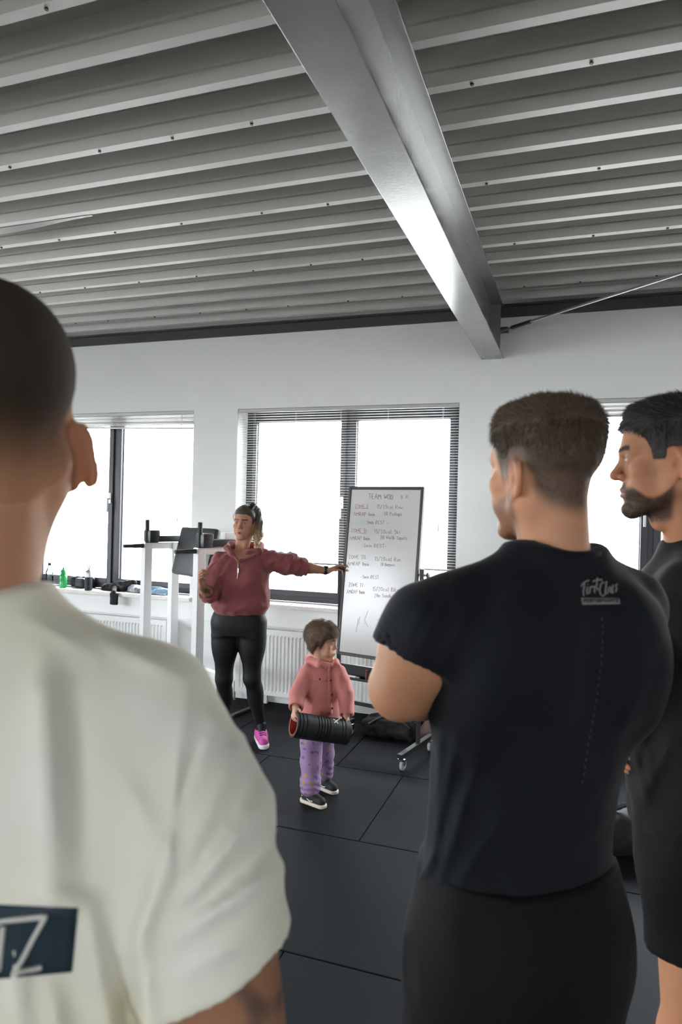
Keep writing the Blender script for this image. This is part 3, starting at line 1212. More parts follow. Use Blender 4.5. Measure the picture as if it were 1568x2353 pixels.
def face_colors(p, skin, lips=None, beard=None, beard_col=None, scalp=None, scalp_col=None, brow_col=None, beard_line=None, blush=0.06, child=False):
    """p: head-local points; returns rgb per point"""
    x, y, z = np.abs(p[:, 0]), p[:, 1], p[:, 2]
    c = np.tile(np.array(skin, float), (len(p), 1))

    def blend(m, col):
        nonlocal c
        c = c * (1 - m[:, None]) + np.array(col)[None, :] * m[:, None]
    # ears and cheeks a little redder
    m = sstep(.072, .080, x) * .35
    blend(m, np.array(skin) * np.array([1.05, .72, .62]))
    m = np.exp(-((x - .042) ** 2 + (z + .025) ** 2) / .0005) * (y > .03) * (.25 + blush)
    blend(m, np.array(skin) * np.array([1.05, .78, .72]))
    m = np.exp(-(x ** 2 + (z + .02) ** 2) / .0002) * (y > .085) * .3
    blend(m, np.array(skin) * np.array([1.05, .78, .70]))
    if beard is not None:
        j = sstep(-.040, -.056, z - .45 * np.clip(.055 - y, 0, .06)) * sstep(-.012, .004, y) * sstep(-.135, -.112, z)
        if beard_line is not None:
            j = sstep(.004, -.006, z - np.interp(y, *beard_line)) * sstep(-.012, .004, y) * sstep(-.135, -.112, z)
        mous = sstep(.030, .022, x) * sstep(-.034, -.040, z) * (y > .06)
        m = np.clip(np.maximum(j, mous) * beard, 0, 1)
        soft = 1.0
        blend(np.clip(m * soft, 0, 1), beard_col)
    if scalp is not None:
        e = z - hair_limit(y, scalp[0]) + .012 * wob(p[:, 0], p[:, 1], p[:, 2], 60, 9) * .3
        m = sstep(-scalp[1], scalp[2], e) * (y < .075) * (z > -.09)
        soft = 1.0
        blend(np.clip(m * soft, 0, 1), scalp_col)
    if lips is not None:
        m = np.exp(-(np.clip(x / .022, 0, 9) ** 4)) * np.exp(-((z + .060) / .0085) ** 4) * (y > .074)
        blend(np.clip(m, 0, 1) * .85, lips)
    if brow_col is not None:
        zz = .0335 + .06 * (x - .012) - 2.2 * np.clip(x - .036, 0, 1) ** 1.0 * .12
        m = sstep(.0050, .0028, np.abs(z - zz)) * sstep(.008, .013, x) * sstep(.054, .046, x) * (y > .045)
        blend(m * .9, brow_col)
    # lids / lash line
    m = np.exp(-(((x - .0315) / .013) ** 4)) * np.exp(-((z - .0175) / .0022) ** 2) * (y > .06)
    blend(np.clip(m, 0, 1) * .55, np.array(skin) * .18)
    return c


def hair_limit(y, front=.078):
    """height of the hair boundary round a short-haired head, by y"""
    return np.interp(y, [-.12, -.085, -.06, -.045, -.034, -.022, .002, .008, .012, .034, .038, .048, .065, .085, .12],
                    [-.058, -.054, -.044, -.024, .006, .030, .032, .028, .006, .006, .026, .050, front - .012, front, front + .006])


M_SKIN = mat('skin', (0.6, 0.4, 0.3), 0.56, noise=(160, 0.10, (0.45, 0.22, 0.16)), bump=(420, 0.12), attr=True, subsurf=0.35, spec=0.3)
M_EYE = mat('eye', (0.8, 0.8, 0.8), 0.12, attr=True)


def eyes(HF, root, iris=(0.10, 0.06, 0.03), look=(0, 0)):
    for sx in (-1, 1):
        c = np.array([sx * .0315, .0752, .0115])
        V, F = [], []
        n, m = 16, 10
        ax = unit(np.array([look[0], 1.0, look[1]]))
        s, t, d = frame_of(ax)
        cols = []
        for j in range(m + 1):
            th = math.pi * j / m
            for k in range(n):
                a = 2 * math.pi * k / n
                V.append(c + .0112 * (math.cos(th) * d + math.sin(th) * (math.cos(a) * s + math.sin(a) * t)))
                cols.append((.005, .005, .005) if th < .22 else (iris if th < .50 else (.42, .38, .35)))
        for j in range(m):
            for k in range(n):
                F.append((j * n + k, j * n + (k + 1) % n, (j + 1) * n + (k + 1) % n, (j + 1) * n + k))
        mesh_obj('eye', HF.w(np.array(V)), F, M_EYE, root, True, colors=np.array(cols))


def make_head(HF, S, h, skin, **kw):
    """mesh the head; returns world verts, faces, colours, plus the field for hair"""
    f, g = S.field(h, pad=.024)
    V, F = surface_nets(f, g)
    V = relax(V, F, 1, .35)
    C = face_colors(V, skin, **kw)
    return HF.w(V), F, C, f, g


def make_hair(HF, f, g, thick, name, m, root, blades=0, blen=.01, bwid=.0007, flow=None, lift=.5, seed=1, extra=None, bsel=None, colfn=None):
    X, Y, Z = np.meshgrid(*g, indexing='ij')
    T = thick(X.ravel(), Y.ravel(), Z.ravel()).reshape(f.shape)
    hf = f - T
    if extra is not None:
        hf = smin(hf, extra(g[0][:, None, None], g[1][None, :, None], g[2][None, None, :]), .008)
    V, F = surface_nets(hf.astype(np.float32), g)
    V = relax(V, F, 1, .3)
    o = mesh_obj(name, HF.w(V), F, m, root, True, colors=None if colfn is None else colfn(V))
    if blades:
        fc = V[F].mean(1)
        sel = thick(fc[:, 0], fc[:, 1], fc[:, 2]) > .0006
        gv, gf = V, F
        if bsel is not None:
            gv, gf = surface_nets(f, g)
            fc = gv[gf].mean(1)
            sel = bsel(fc[:, 0], fc[:, 1], fc[:, 2])
        res = hair_blades(gv, gf, sel, blades, blen, bwid, flow, seed, lift)
        if res is not None:
            bv, q, t = res
            me_f = q.tolist() + [[a, b, c] for a, b, c, _ in t.tolist()]
            so = mesh_obj('hair_strands', HF.w(bv), me_f, m, root, False, colors=None if colfn is None else colfn(bv))
            tag(so, kind='stuff')
    return o


def brows(HF, hv, hf_, m, root, n=700, length=.006, seed=3):
    """eyebrow hairs"""
    V = HF.l(hv)
    c = V[hf_].mean(1)
    x = np.abs(c[:, 0])
    zz = .0345 + .10 * (x - .012) - .30 * np.clip(x - .036, 0, 1)
    sel = (np.abs(c[:, 2] - zz) < .0042) & (x > .010) & (x < .050) & (c[:, 1] > .045)
    res = hair_blades(V, hf_, sel, n, length, .0007, lambda p: np.stack([np.sign(p[:, 0]), 0 * p[:, 1], .35 + 0 * p[:, 2]], 1), seed, .25)
    if res is not None:
        mesh_obj('eyebrows', HF.w(res[0]), res[1].tolist() + [[a, b, d] for a, b, d, _ in res[2].tolist()], m, root)
# ------------------------------------------------------------------ the three men standing with their backs to the camera
SKIN_A = (0.46, 0.225, 0.125)
SKIN_B = (0.46, 0.225, 0.125)
SKIN_C = (0.41, 0.19, 0.10)
M_HAIR_BUZZ = mat('buzz_cut_hair', (0.030, 0.019, 0.012), 0.85, noise=(900, 0.10, (0.022, 0.014, 0.009)), bump=(1500, 0.5), attr=True, spec=0.25)
M_HAIR_BROWN = mat('short_brown_hair', (0.055, 0.030, 0.016), 0.5, noise=(300, 0.5, (0.10, 0.058, 0.030)), bump=(900, 0.5))
M_HAIR_DARK = mat('short_dark_hair', (0.018, 0.014, 0.012), 0.45, noise=(300, 0.5, (0.035, 0.027, 0.022)), bump=(900, 0.5))
M_TEE_WHITE = mat('cream_white_cotton', (0.74, 0.70, 0.53), 0.9, noise=(4, 0.8, (0.72, 0.70, 0.66)), bump=(500, 0.2), sheen=0.2)
M_TEE_BLACK = mat('navy_black_cotton', (0.0021, 0.0032, 0.0054), 0.8, noise=(600, 0.3, (0.003, 0.0046, 0.0075)), bump=(800, 0.2), sheen=0.05, spec=0.2)
M_TEE_HEATHER = mat('heather_black_cotton', (0.0055, 0.005, 0.0046), 0.8, noise=(380, 0.5, (0.017, 0.015, 0.014)), bump=(500, 0.3), sheen=0.04, spec=0.2)
M_SHORTS = mat('black_shorts_fabric', (0.0030, 0.0029, 0.0029), 0.75, bump=(300, 0.2), sheen=0.02, spec=0.15)
M_SHOE = mat('black_trainer', (0.012, 0.012, 0.013), 0.6)
M_SOLE = mat('grey_trainer_sole', (0.35, 0.35, 0.35), 0.7)


def lower_half(B, root, hem_z, hip=(.185, .135), knee=.51, stance=.11, leg_r=1.0, shorts=True, fwd=(0, 0), waist=1.02):
    """shorts and shoes as own meshes; returns the leg chains for the body"""
    legs = []
    for i, sx in enumerate((-1, 1)):
        hipj = np.array([sx * .095, 0, .93])
        kn = np.array([sx * stance, .015 + fwd[i] * .5, knee])
        an = np.array([sx * stance, -.02 + fwd[i], .10])
        legs.append((hipj, kn, an))
        # shoe
        S = Shape()
        S.u(rc(an + (0, .0, -.052), an + (sx * .012, .15, -.062), .044, .036))
        S.u(rc(an + (0, -.03, -.045), an + (0, .03, -.02), .043, .046), .03)
        S.u(rc(an + (0, -.005, -.01), an + (0, -.01, .03), .045, .045), .03)
        S.cut((0, 0, .022), (0, 0, -1))
        v, f = S.mesh(.006)
        shoe = mesh_obj('shoe', B.w(v), f, M_SHOE, root, True)
        S = Shape()
        S.u(rc(an + (0, -.03, -.075), an + (sx * .012, .15, -.075), .047, .041))
        S.cut((0, 0, .03), (0, 0, 1)).cut((0, 0, .0), (0, 0, -1))
        v, f = S.mesh(.006)
        mesh_obj('sole', B.w(v), f, M_SOLE, shoe, True)
    if shorts:
        S = Shape()
        a, b = hip
        S.u(loft([(.70, 0, -.01, a * .55, b * .45), (.76, 0, -.01, a * .80, b * .75), (.82, 0, -.012, a * .95, b * .96), (.88, 0, -.012, a * .99, b * 1.02), (.95, 0, -.006, a * .98, b), (waist - .02, 0, 0, a * .93, b * .93), (waist, 0, 0, a * .90, b * .90)]))
        for (hj, kn, an) in legs:
            d = unit(kn - hj)
            e = hj + d * ((hj[2] - hem_z) / -d[2])
            N = Shape()
            N.u(rc(hj + (0, -.005, -.04), e + d * .03, .094 * leg_r, .096 * leg_r))
            N.u(rc(hj + (0, -.02, -.10), e + d * .03 + (0, -.005, 0), .095 * leg_r, .092 * leg_r), .03)
            N.cut(e, d)
            N.s(rc(e - d * .05, e + d * .05, .080 * leg_r, .084 * leg_r))
            S.u(N.prim(), .05)
        S.disp(lambda X, Y, Z: .004 * wob(X, Y, Z, 22, 3) + .0025 * wob(X, Y, Z * .4, 55, 5))
        v, f = S.mesh(.007)
        mesh_obj('shorts', B.w(relax(v, f)), f, M_SHORTS, root, True)
    return legs


def man_skin(B, arms, legs, torso=1.0, h=.006):
    """limbs and trunk as one surface, in the body's own frame"""
    S = Shape()
    S.u(loft([(.90, 0, -.02, .12, .05), (1.0, 0, -.012, .125, .065), (1.15, 0, 0, .135, .085), (1.35, 0, -.005, .16, .09), (1.45, 0, -.015, .14, .075), (1.52, 0, -.02, .07, .05)]))
    for (sh, el, wr, k) in arms:
        m = (np.array(sh) * .45 + np.array(el) * .55)
        s0 = np.array(sh) * np.array([.82, 1, 1]) + np.array([0, 0, -.035])
        S.chain([s0, m, el], [.040 * k, .055 * k, .043 * k], .02)
        q = np.array(el) * .7 + np.array(wr) * .3
        S.chain([el, q, wr], [.043 * k, .047 * k, .028 * k], .012)
    for (hj, kn, an) in legs:
        S.u(rc(hj, kn, .080, .055), .03)
        S.u(ell(kn + (0, .03, 0), (.04, .035, .05)), .03)
        S.u(rc(kn, an, .048, .036), .03)
        S.u(ell(kn * .68 + an * .32 + (0, -.028, 0), (.050, .045, .11)), .03)
    v, f = S.mesh(h)
    return relax(v, f), f


# ---- 1: man in the cream T-shirt, closest to the camera
C1 = W(-36, 978, .68)
B1 = Body(C1, 25, -.024)
B1G = Body(C1, 25)
HF1 = HeadFrame(C1, 50, -4, 0, 1.045)
p1 = empty('person', (B1.O[0], B1.O[1], 0), 'man with shaved head in a cream white T-shirt with a navy back print', 'person', 'people at the briefing')


def L1(px, py, z):
    return B1.l(W(px, py, z))


nb = HF1.l(B1.w((0, -.035, 1.50)))
S = head_shape(nb, (.053, .058), jaw=1.02, ear_dz=-.022, ear_out=52)
hv, hf_, hc, fld, grd = make_head(HF1, S, .0026, SKIN_A, lips=(.42, .18, .14), beard=.5, beard_col=(.09, .055, .035), brow_col=(.04, .025, .015), scalp=(.085, .028, .075), scalp_col=(.036, .023, .0145))
legs = [tuple(j + (0, 0, .024) for j in l) for l in lower_half(B1G, p1, .58)]
sh_r, el_r, wr_r = (.19, -.03, 1.47), (.272, -.055, 1.085), (.09, .20, 1.17)
sh_l, el_l, wr_l = (-.19, -.03, 1.47), (-.27, -.03, 1.10), (-.06, .21, 1.14)
bv, bf = man_skin(B1, [(sh_r, el_r, wr_r, 1.12), (sh_l, el_l, wr_l, 1.12)], legs)
# tattooed right arm; all body skin also darkened to carry the arm's shade
tat = sstep(.15, .6, wob(bv[:, 0], bv[:, 1], bv[:, 2], 90, 4)) * sstep(.14, .18, bv[:, 0]) * (bv[:, 2] > 1.0)
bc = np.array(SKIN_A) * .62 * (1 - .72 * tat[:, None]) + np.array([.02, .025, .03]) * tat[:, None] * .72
parts = [(hv, hf_, hc), (B1.w(bv), bf, bc)]
H = hand_shape(wr_r, (-.9, .12, .05), (-.1, -1, -.1), (0, 0, 1), [(.3, .3, .2)] * 4, s=1.05)
v, f = H.mesh(.004)
parts.append((B1.w(v), f, np.array(SKIN_A)))
fp = L1(372, 2345, .70)
wl = fp + np.array([-.165, .035, -.02])
H = hand_shape(wl, (.97, -.22, .12), (.2, -1, 0), (0, 0, 1), [(.1, .1, .1), (.05, .1, .1), (.15, .1, .1), (.25, .2, .1)], s=1.05, forearm=np.array(wl) + (-.10, -.03, 0))
v, f = H.mesh(.004)
parts.append((B1.w(v), f, np.array(SKIN_A)))
V, F, C = join_meshes(parts)
mesh_obj('body', V, F, M_SKIN, p1, True, colors=C)
_r1 = np.random.default_rng(11)


def buzz_col(p):
    e = p[:, 2] - hair_limit(p[:, 1], .085)
    t = sstep(-.028, .075, e)[:, None]
    return np.array(SKIN_A) * 1.0 * (1 - t) ** 1.5 + np.array((.034, .0215, .0135)) * (1 - (1 - t) ** 1.5)


make_hair(HF1, fld, grd, lambda x, y, z: np.where(z > hair_limit(y, .085) - .030, .0004 + .0014 * sstep(.0, .08, z - hair_limit(y, .085)), -.004), 'hair', M_HAIR_BUZZ, p1,
          blades=34000, blen=.0036, bwid=.00042, flow=lambda p: np.stack([p[:, 0] * .3, -.4 + 0 * p[:, 1], -.8 + 0 * p[:, 2]], 1), lift=1.6, seed=4,
          bsel=lambda x, y, z: z > hair_limit(y, .085) + .07 * _r1.random(len(z)) - .01, colfn=buzz_col)

S = Shape()
S.u(loft([(.90, 0, 0, .188, .130), (1.0, 0, -.002, .186, .128), (1.1, 0, -.004, .186, .128), (1.2, 0, -.006, .194, .130), (1.3, 0, -.008, .200, .131), (1.38, 0, -.012, .200, .127),
          (1.44, 0, -.018, .190, .115), (1.49, 0, -.024, .155, .095), (1.52, 0, -.03, .105, .079), (1.545, 0, -.034, .076, .070), (1.562, 0, -.034, .070, .066)], 2.4))
for sx in (-1, 1):
    S.u(rc((sx * .055, -.038, 1.525), (sx * .165, -.034, 1.455), .034, .046), .05)
    S.u(ell((sx * .10, -.090, 1.36), (.075, .045, .10)), .05)
NR = Shape()
NR.u(rc((.168, -.034, 1.445), (.212, -.05, 1.345), .070, .080))
NR.u(rc((.212, -.05, 1.345), (.250, -.062, 1.17), .080, .078), .02)
hemc = np.array([.249, -.062, 1.222])
hemn = unit((.34, -.12, -.93))
NR.cut(hemc, hemn)
NR.s(rc((.240, -.058, 1.26), (.260, -.066, 1.10), .064, .067))
S.u(NR.prim(), .022)
NL = Shape()
NL.u(rc((-.178, -.032, 1.455), (-.225, -.045, 1.345), .074, .078)).u(rc((-.225, -.045, 1.345), (-.25, -.045, 1.17), .078, .072), .02)
NL.cut((-.249, -.05, 1.222), (-.34, -.12, -.93))
NL.s(rc((-.242, -.046, 1.26), (-.262, -.046, 1.10), .062, .068))
S.u(NL.prim(), .022)
S.disp(folds(B1, [(432, 1560, 378, 2030, .008, 9), (565, 1680, 430, 1970, .012, 17), (615, 1830, 420, 2080, .013, 17), (505, 1640, 415, 1880, .009, 13), (655, 1990, 400, 2160, .014, 20), (650, 2110, 420, 2240, .009, 18),
                  (390, 1950, 300, 2230, .014, 22), (95, 1500, 120, 2080, .015, 38), (60, 2040, 200, 2085, .010, 22), (200, 2090, 265, 2410, .018, 30), (330, 2160, 345, 2430, .012, 18), (280, 1780, 385, 1990, .007, 22),
                  (60, 1420, 210, 1500, .007, 14), (230, 1470, 420, 1560, .006, 16), (270, 2220, 310, 2420, -.016, 22), (170, 1560, 195, 2020, -.010, 34), (470, 1680, 400, 1890, -.008, 12), (590, 1790, 440, 2010, -.008, 12),
                  (640, 1930, 430, 2100, -.008, 14), (20, 2150, 60, 2400, .010, 24), (110, 2260, 150, 2420, .010, 20)]))
S.s(ell((0, -.02, 1.57), (.063, .060, .03)), .004)
S.disp(lambda X, Y, Z: .0025 * wob(X, Y, Z * .5, 24, 1) + .0010 * wob(X, Y, Z, 75, 2))
v, f = S.mesh(.0050)
tee1 = mesh_obj('tshirt', B1.w(relax(v, f, 2)), f, M_TEE_WHITE, p1, True)
# collar ribbing
mb = MB()
ring = []
for k in range(25):
    a = 2 * math.pi * k / 24
    ring.append(B1.w((.068 * math.cos(a), -.034 + .064 * math.sin(a), 1.560 - .012 * max(0, math.sin(a)))))
mb.tube(ring, .006, 8)
mb.build('collar', M_TEE_WHITE, p1, True)

# ---- 2: man in the navy T-shirt, arms crossed
C2 = W(1244, 1096, 1.2)
B2 = Body(W(1255, 1108, 1.2), 40)
HF2 = HeadFrame(C2, 53, -2, 0, .955)
p2 = empty('person', (B2.O[0], B2.O[1], 0), 'broad man in a navy black T-shirt with a small grey logo, arms crossed', 'person', 'people at the briefing')


def L2(px, py, z):
    return B2.l(W(px, py, z))


nb = HF2.l(B2.w((0, -.03, 1.50)))
S = head_shape(nb, (.056, .064), jaw=1.04, ear_out=30, ear_dz=-.006)
hv, hf_, hc, fld, grd = make_head(HF2, S, .0026, SKIN_B, lips=(.42, .18, .14), beard=.62, beard_col=(.10, .055, .03), brow_col=(.07, .04, .02), scalp=(.085, .030, .012), scalp_col=(.070, .040, .023))
SH2 = np.array((-.034, .013, 0))
B2L = Body(B2.w(SH2), 40)
legs = [tuple(j + SH2 for j in l) for l in lower_half(B2L, p2, .60, hip=(.192, .150), leg_r=1.06, waist=1.03, stance=.10)]
sh_r, el_r, wr_r = np.array((.190, -.0, 1.465)), np.array((.245, .185, 1.27)), np.array((.03, .225, 1.30))
sh_l, el_l, wr_l = np.array((-.195, 0, 1.465)), L2(922, 1580, 1.13), np.array((-.03, .235, 1.275))
bv, bf = man_skin(B2, [(sh_r, el_r, wr_r, 1.10), (sh_l, el_l, wr_l, 1.22)], legs, h=.0055)
parts = [(hv, hf_, hc), (B2.w(bv), bf, np.array(SKIN_B))]
for (wr, d, n) in ((wr_r, (-.95, .0, .1), (0, -1, 0)), (wr_l, (.95, -.02, .1), (0, -1, 0))):
    H = hand_shape(wr, d, n, (0, 0, 1), [(.4, .4, .3)] * 4, s=1.05)
    v, f = H.mesh(.004)
    parts.append((B2.w(v), f, np.array(SKIN_B)))
V, F, C = join_meshes(parts)
mesh_obj('body', V, F, M_SKIN, p2, True, colors=C)
eyes(HF2, p2)
brows(HF2, hv, hf_, M_HAIR_BROWN, p2)


def th2(x, y, z):
    lim = hair_limit(y, .080)
    e = z - lim
    t = -.0005 + .010 * sstep(.01, .085, e) * sstep(-.02, .06, z) + .006 * sstep(.05, .12, z) + .009 * sstep(.05, .10, z) * sstep(.035, .085, np.hypot(x, y + .014))
    t = t + .0015 * wob(x, y, z, 130, 3) * sstep(.02, .06, e)
    return np.where(e > 0, t, -.004)


def flow2(p):
    x, y, z = p[:, 0], p[:, 1], p[:, 2]
    top = sstep(.07, .11, z)
    return np.stack([.25 * np.sign(x) * (1 - top) + .5 * top, .9 * top - .2 * (1 - top), -.9 * (1 - top)], 1)


make_hair(HF2, fld, grd, th2, 'hair', M_HAIR_BROWN, p2, blades=26000, blen=lambda p: .0035 + .013 * sstep(.0, .10, p[:, 2]), bwid=.0007, flow=flow2, lift=.55, seed=5)

S = Shape()
S.u(loft([(.955, -.034, .009, .176, .128), (1.0, -.033, .009, .170, .124), (1.08, -.031, .008, .160, .116), (1.18, -.024, .005, .165, .116), (1.28, -.013, -.002, .182, .121), (1.37, -.004, -.008, .198, .125),
          (1.43, 0, -.014, .198, .117), (1.48, 0, -.020, .168, .100), (1.515, 0, -.025, .116, .084), (1.545, 0, -.028, .084, .075), (1.562, 0, -.030, .078, .070)], 2.35))
for sx in (-1, 1):
    S.u(rc((sx * .06, -.036, 1.53), (sx * .185, -.015, 1.472), .040, .055), .05)
    S.u(ell((sx * .095, -.098, 1.40), (.08, .04, .10)), .05)
    S.u(ell((sx * .165 - .01, -.04, 1.34), (.040, .065, .10)), .05)
NL = Shape()
hl = sh_l + (el_l - sh_l) * .62
NL.u(rc(sh_l + (.012, -.005, -.02), sh_l * .55 + hl * .45, .074, .084)).u(rc(sh_l * .55 + hl * .45, hl + unit(el_l - sh_l) * .06, .084, .084), .02)
NL.cut(hl, unit(el_l - sh_l) + np.array([0.05, 0, -.25]))
NL.s(rc(hl - unit(el_l - sh_l) * .03, hl + unit(el_l - sh_l) * .10, .072, .077))
S.u(NL.prim(), .025)
NR = Shape()
hr = sh_r + (el_r - sh_r) * .66
NR.u(rc(sh_r + (-.01, -.005, -.012), sh_r * .5 + hr * .5, .070, .074)).u(rc(sh_r * .5 + hr * .5, hr + unit(el_r - sh_r) * .06, .074, .076), .02)
NR.cut(hr, unit(el_r - sh_r))
NR.s(rc(hr - unit(el_r - sh_r) * .03, hr + unit(el_r - sh_r) * .10, .066, .070))
S.u(NR.prim(), .025)
S.disp(folds(B2, [(1015, 1640, 1000, 1910, .007, 9), (1050, 1690, 985, 2010, .008, 10), (1100, 1740, 1010, 2030, .008, 12), (1160, 1870, 1050, 2040, .006, 12), (1400, 1880, 1300, 1960, .006, 12), (1405, 1790, 1250, 1910, .005, 14),
                  (1110, 1560, 1300, 1640, .004, 14), (1020, 1390, 960, 1500, .005, 10), (1075, 1400, 1010, 1550, .005, 12), (985, 1380, 935, 1470, .004, 9), (1000, 1960, 955, 2040, .008, 9), (1480, 1560, 1430, 1680, .005, 10)]))
S.s(ell((0, -.018, 1.575), (.072, .068, .03)), .004)
S.disp(lambda X, Y, Z: .0035 * wob(X, Y, Z * .6, 26, 6) + .0013 * wob(X, Y, Z, 80, 2))
v, f = S.mesh(.0055)
tee2 = mesh_obj('tshirt', B2.w(relax(v, f, 3)), f, M_TEE_BLACK, p2, True)
mb = MB()
mb.tube([B2.w((.075 * math.cos(a), -.030 + .070 * math.sin(a), 1.560 - .012 * max(0, math.sin(a)))) for a in np.linspace(0, 2 * math.pi, 25)], .006, 8)
mb.build('collar', M_TEE_BLACK, p2, True)

# ---- 3: bearded man at the edge, in profile
C3 = W(1533, 1068, 1.55)
B3 = Body(W(1560, 1068, 1.60), 78)
HF3 = HeadFrame(C3, 91, -3, 2, 1.03)
p3 = empty('person', (B3.O[0], B3.O[1], 0), 'dark-haired bearded man in profile wearing a heather black T-shirt and shorts', 'person', 'people at the briefing')


def L3(px, py, z):
    return B3.l(W(px, py, z))


nb = HF3.l(B3.w((0, -.04, 1.525)))
S = head_shape(nb, (.053, .060), nose=1.12, ear_out=26, ear_dz=-.004, brow=1.05)
hv, hf_, hc, fld, grd = make_head(HF3, S, .0024, SKIN_C, lips=(.33, .13, .10), beard=.88, beard_line=([-.01, .005, .02, .035, .05, .062, .075, .1], [-.040, -.056, -.068, -.074, -.070, -.060, -.050, -.046]), beard_col=(.028, .019, .014), brow_col=(.020, .014, .011), scalp=(.085, .004, .006), scalp_col=(.022, .015, .011))
SH3 = np.array((0, -.05, 0))
legs = [tuple(j + SH3 for j in l) for l in lower_half(Body(B3.w(SH3), 78), p3, .69, hip=(.180, .132), knee=.50, waist=1.05, fwd=(-.05, -.05), leg_r=.95)]
sh_r, el_r = np.array((.19, -.03, 1.48)), np.array((.25, -.03, 1.20))
wr_r = L3(1440, 1712, 1.60) + np.array((.06, -.02, .03))
sh_l, el_l, wr_l = np.array((-.19, -.04, 1.48)), np.array((-.25, -.235, 1.22)), np.array((-.20, -.15, 1.00))
bv, bf = man_skin(B3, [(sh_r, el_r, wr_r, 1.05), (sh_l, el_l, wr_l, 1.08)], legs, h=.0055)
parts = [(hv, hf_, hc), (B3.w(bv), bf, np.array(SKIN_C))]
H = hand_shape(wr_r, L3(1428, 1708, 1.60) - wr_r, (0, -1, -.2), (0, .2, 1), [(.5, .6, .4)] * 4, s=1.0)
v, f = H.mesh(.0035)
parts.append((B3.w(v), f, np.array(SKIN_C)))
H = hand_shape(wr_l, (.3, .6, -.6), (1, -.1, 0), (0, 1, 1), [(.25, .35, .25)] * 4, s=1.0)
v, f = H.mesh(.004)
parts.append((B3.w(v), f, np.array(SKIN_C)))
V, F, C = join_meshes(parts)
mesh_obj('body', V, F, M_SKIN, p3, True, colors=C)
eyes(HF3, p3, iris=(.035, .022, .014))
brows(HF3, hv, hf_, M_HAIR_DARK, p3, 900, .008)


def th3(x, y, z):
    lim = hair_limit(y, .082)
    e = z - lim
    t = .0015 + .013 * sstep(.005, .07, e) + .006 * sstep(.05, .12, z) + .006 * sstep(.03, .08, y) * sstep(.06, .09, z)
    t = t + .0018 * wob(x, y, z, 120, 5) * sstep(.02, .06, e)
    return np.where(e > 0, t, -.004)


make_hair(HF3, fld, grd, th3, 'hair', M_HAIR_DARK, p3, blades=24000, blen=lambda p: .005 + .014 * sstep(.02, .10, p[:, 2]), bwid=.0008,
          flow=lambda p: np.stack([.3 + 0 * p[:, 0], .8 * sstep(.05, .1, p[:, 2]) - .3, -.8 * (1 - sstep(.06, .1, p[:, 2]))], 1), lift=.5, seed=6)
# short beard strands on the jaw
x_, y_, z_ = [c for c in HF3.l(hv).T]
fcn = HF3.l(hv)[hf_].mean(1)
jaw = (fcn[:, 2] < np.interp(fcn[:, 1], [-.01, .005, .02, .035, .05, .062, .075, .1], [-.044, -.060, -.072, -.078, -.074, -.064, -.054, -.050])) & (fcn[:, 2] > -.122) & (fcn[:, 1] > .012) & ~((np.abs(fcn[:, 0]) < .024) & (fcn[:, 2] > -.071) & (fcn[:, 1] > .07))
mous = (np.abs(fcn[:, 0]) < .028) & (fcn[:, 2] < -.038) & (fcn[:, 2] > -.050) & (fcn[:, 1] > .066)
res = hair_blades(HF3.l(hv), hf_, jaw | mous, 5000, .0050, .0006, lambda p: np.stack([0 * p[:, 0], .2 + 0 * p[:, 1], -1 + 0 * p[:, 2]], 1), 8, .7)
mesh_obj('beard', HF3.w(res[0]), res[1].tolist() + [[a, b, c] for a, b, c, _ in res[2].tolist()], M_HAIR_DARK, p3)

S = Shape()
S.u(loft([(.93, 0, -.04, .180, .126), (1.0, 0, -.034, .178, .128), (1.1, 0, -.020, .178, .128), (1.2, 0, -.01, .184, .127), (1.3, 0, -.004, .192, .126), (1.39, 0, -.008, .196, .122),
          (1.45, 0, -.014, .190, .112), (1.50, 0, -.022, .155, .094), (1.53, 0, -.028, .105, .078), (1.56, 0, -.032, .074, .070), (1.575, 0, -.034, .070, .066)], 2.35))
for sx, sh, el in ((-1, sh_l, el_l), (1, sh_r, el_r)):
    S.u(rc((sx * .055, -.042, 1.54), (sx * .178, -.036, 1.485), .036, .050), .05)
    N = Shape()
    hm = sh + (el - sh) * .68
    N.u(rc(sh + (-sx * .014, 0, -.02), hm + unit(el - sh) * .05, .070, .086))
    N.cut(hm, el - sh)
    N.s(rc(hm - unit(el - sh) * .03, hm + unit(el - sh) * .1, .062, .066))
    S.u(N.prim(), .025)
S.disp(folds(B3, [(1470, 1640, 1500, 1800, .008, 10), (1520, 1600, 1465, 1720, .007, 9), (1450, 1700, 1490, 1840, .008, 9), (1545, 1700, 1480, 1830, .007, 10), (1500, 1660, 1470, 1790, -.006, 8)]))
S.s(ell((0, -.02, 1.588), (.064, .064, .03)), .004)
S.disp(lambda X, Y, Z: .004 * wob(X, Y, Z * .6, 28, 8) + .0016 * wob(X, Y, Z, 85, 2))
v, f = S.mesh(.0058)
tee3 = mesh_obj('tshirt', B3.w(relax(v, f, 2)), f, M_TEE_HEATHER, p3, True)
mb = MB()
mb.tube([B3.w((.067 * math.cos(a), -.034 + .066 * math.sin(a), 1.572 - .012 * max(0, math.sin(a)))) for a in np.linspace(0, 2 * math.pi, 25)], .006, 8)
mb.build('collar', M_TEE_HEATHER, p3, True)
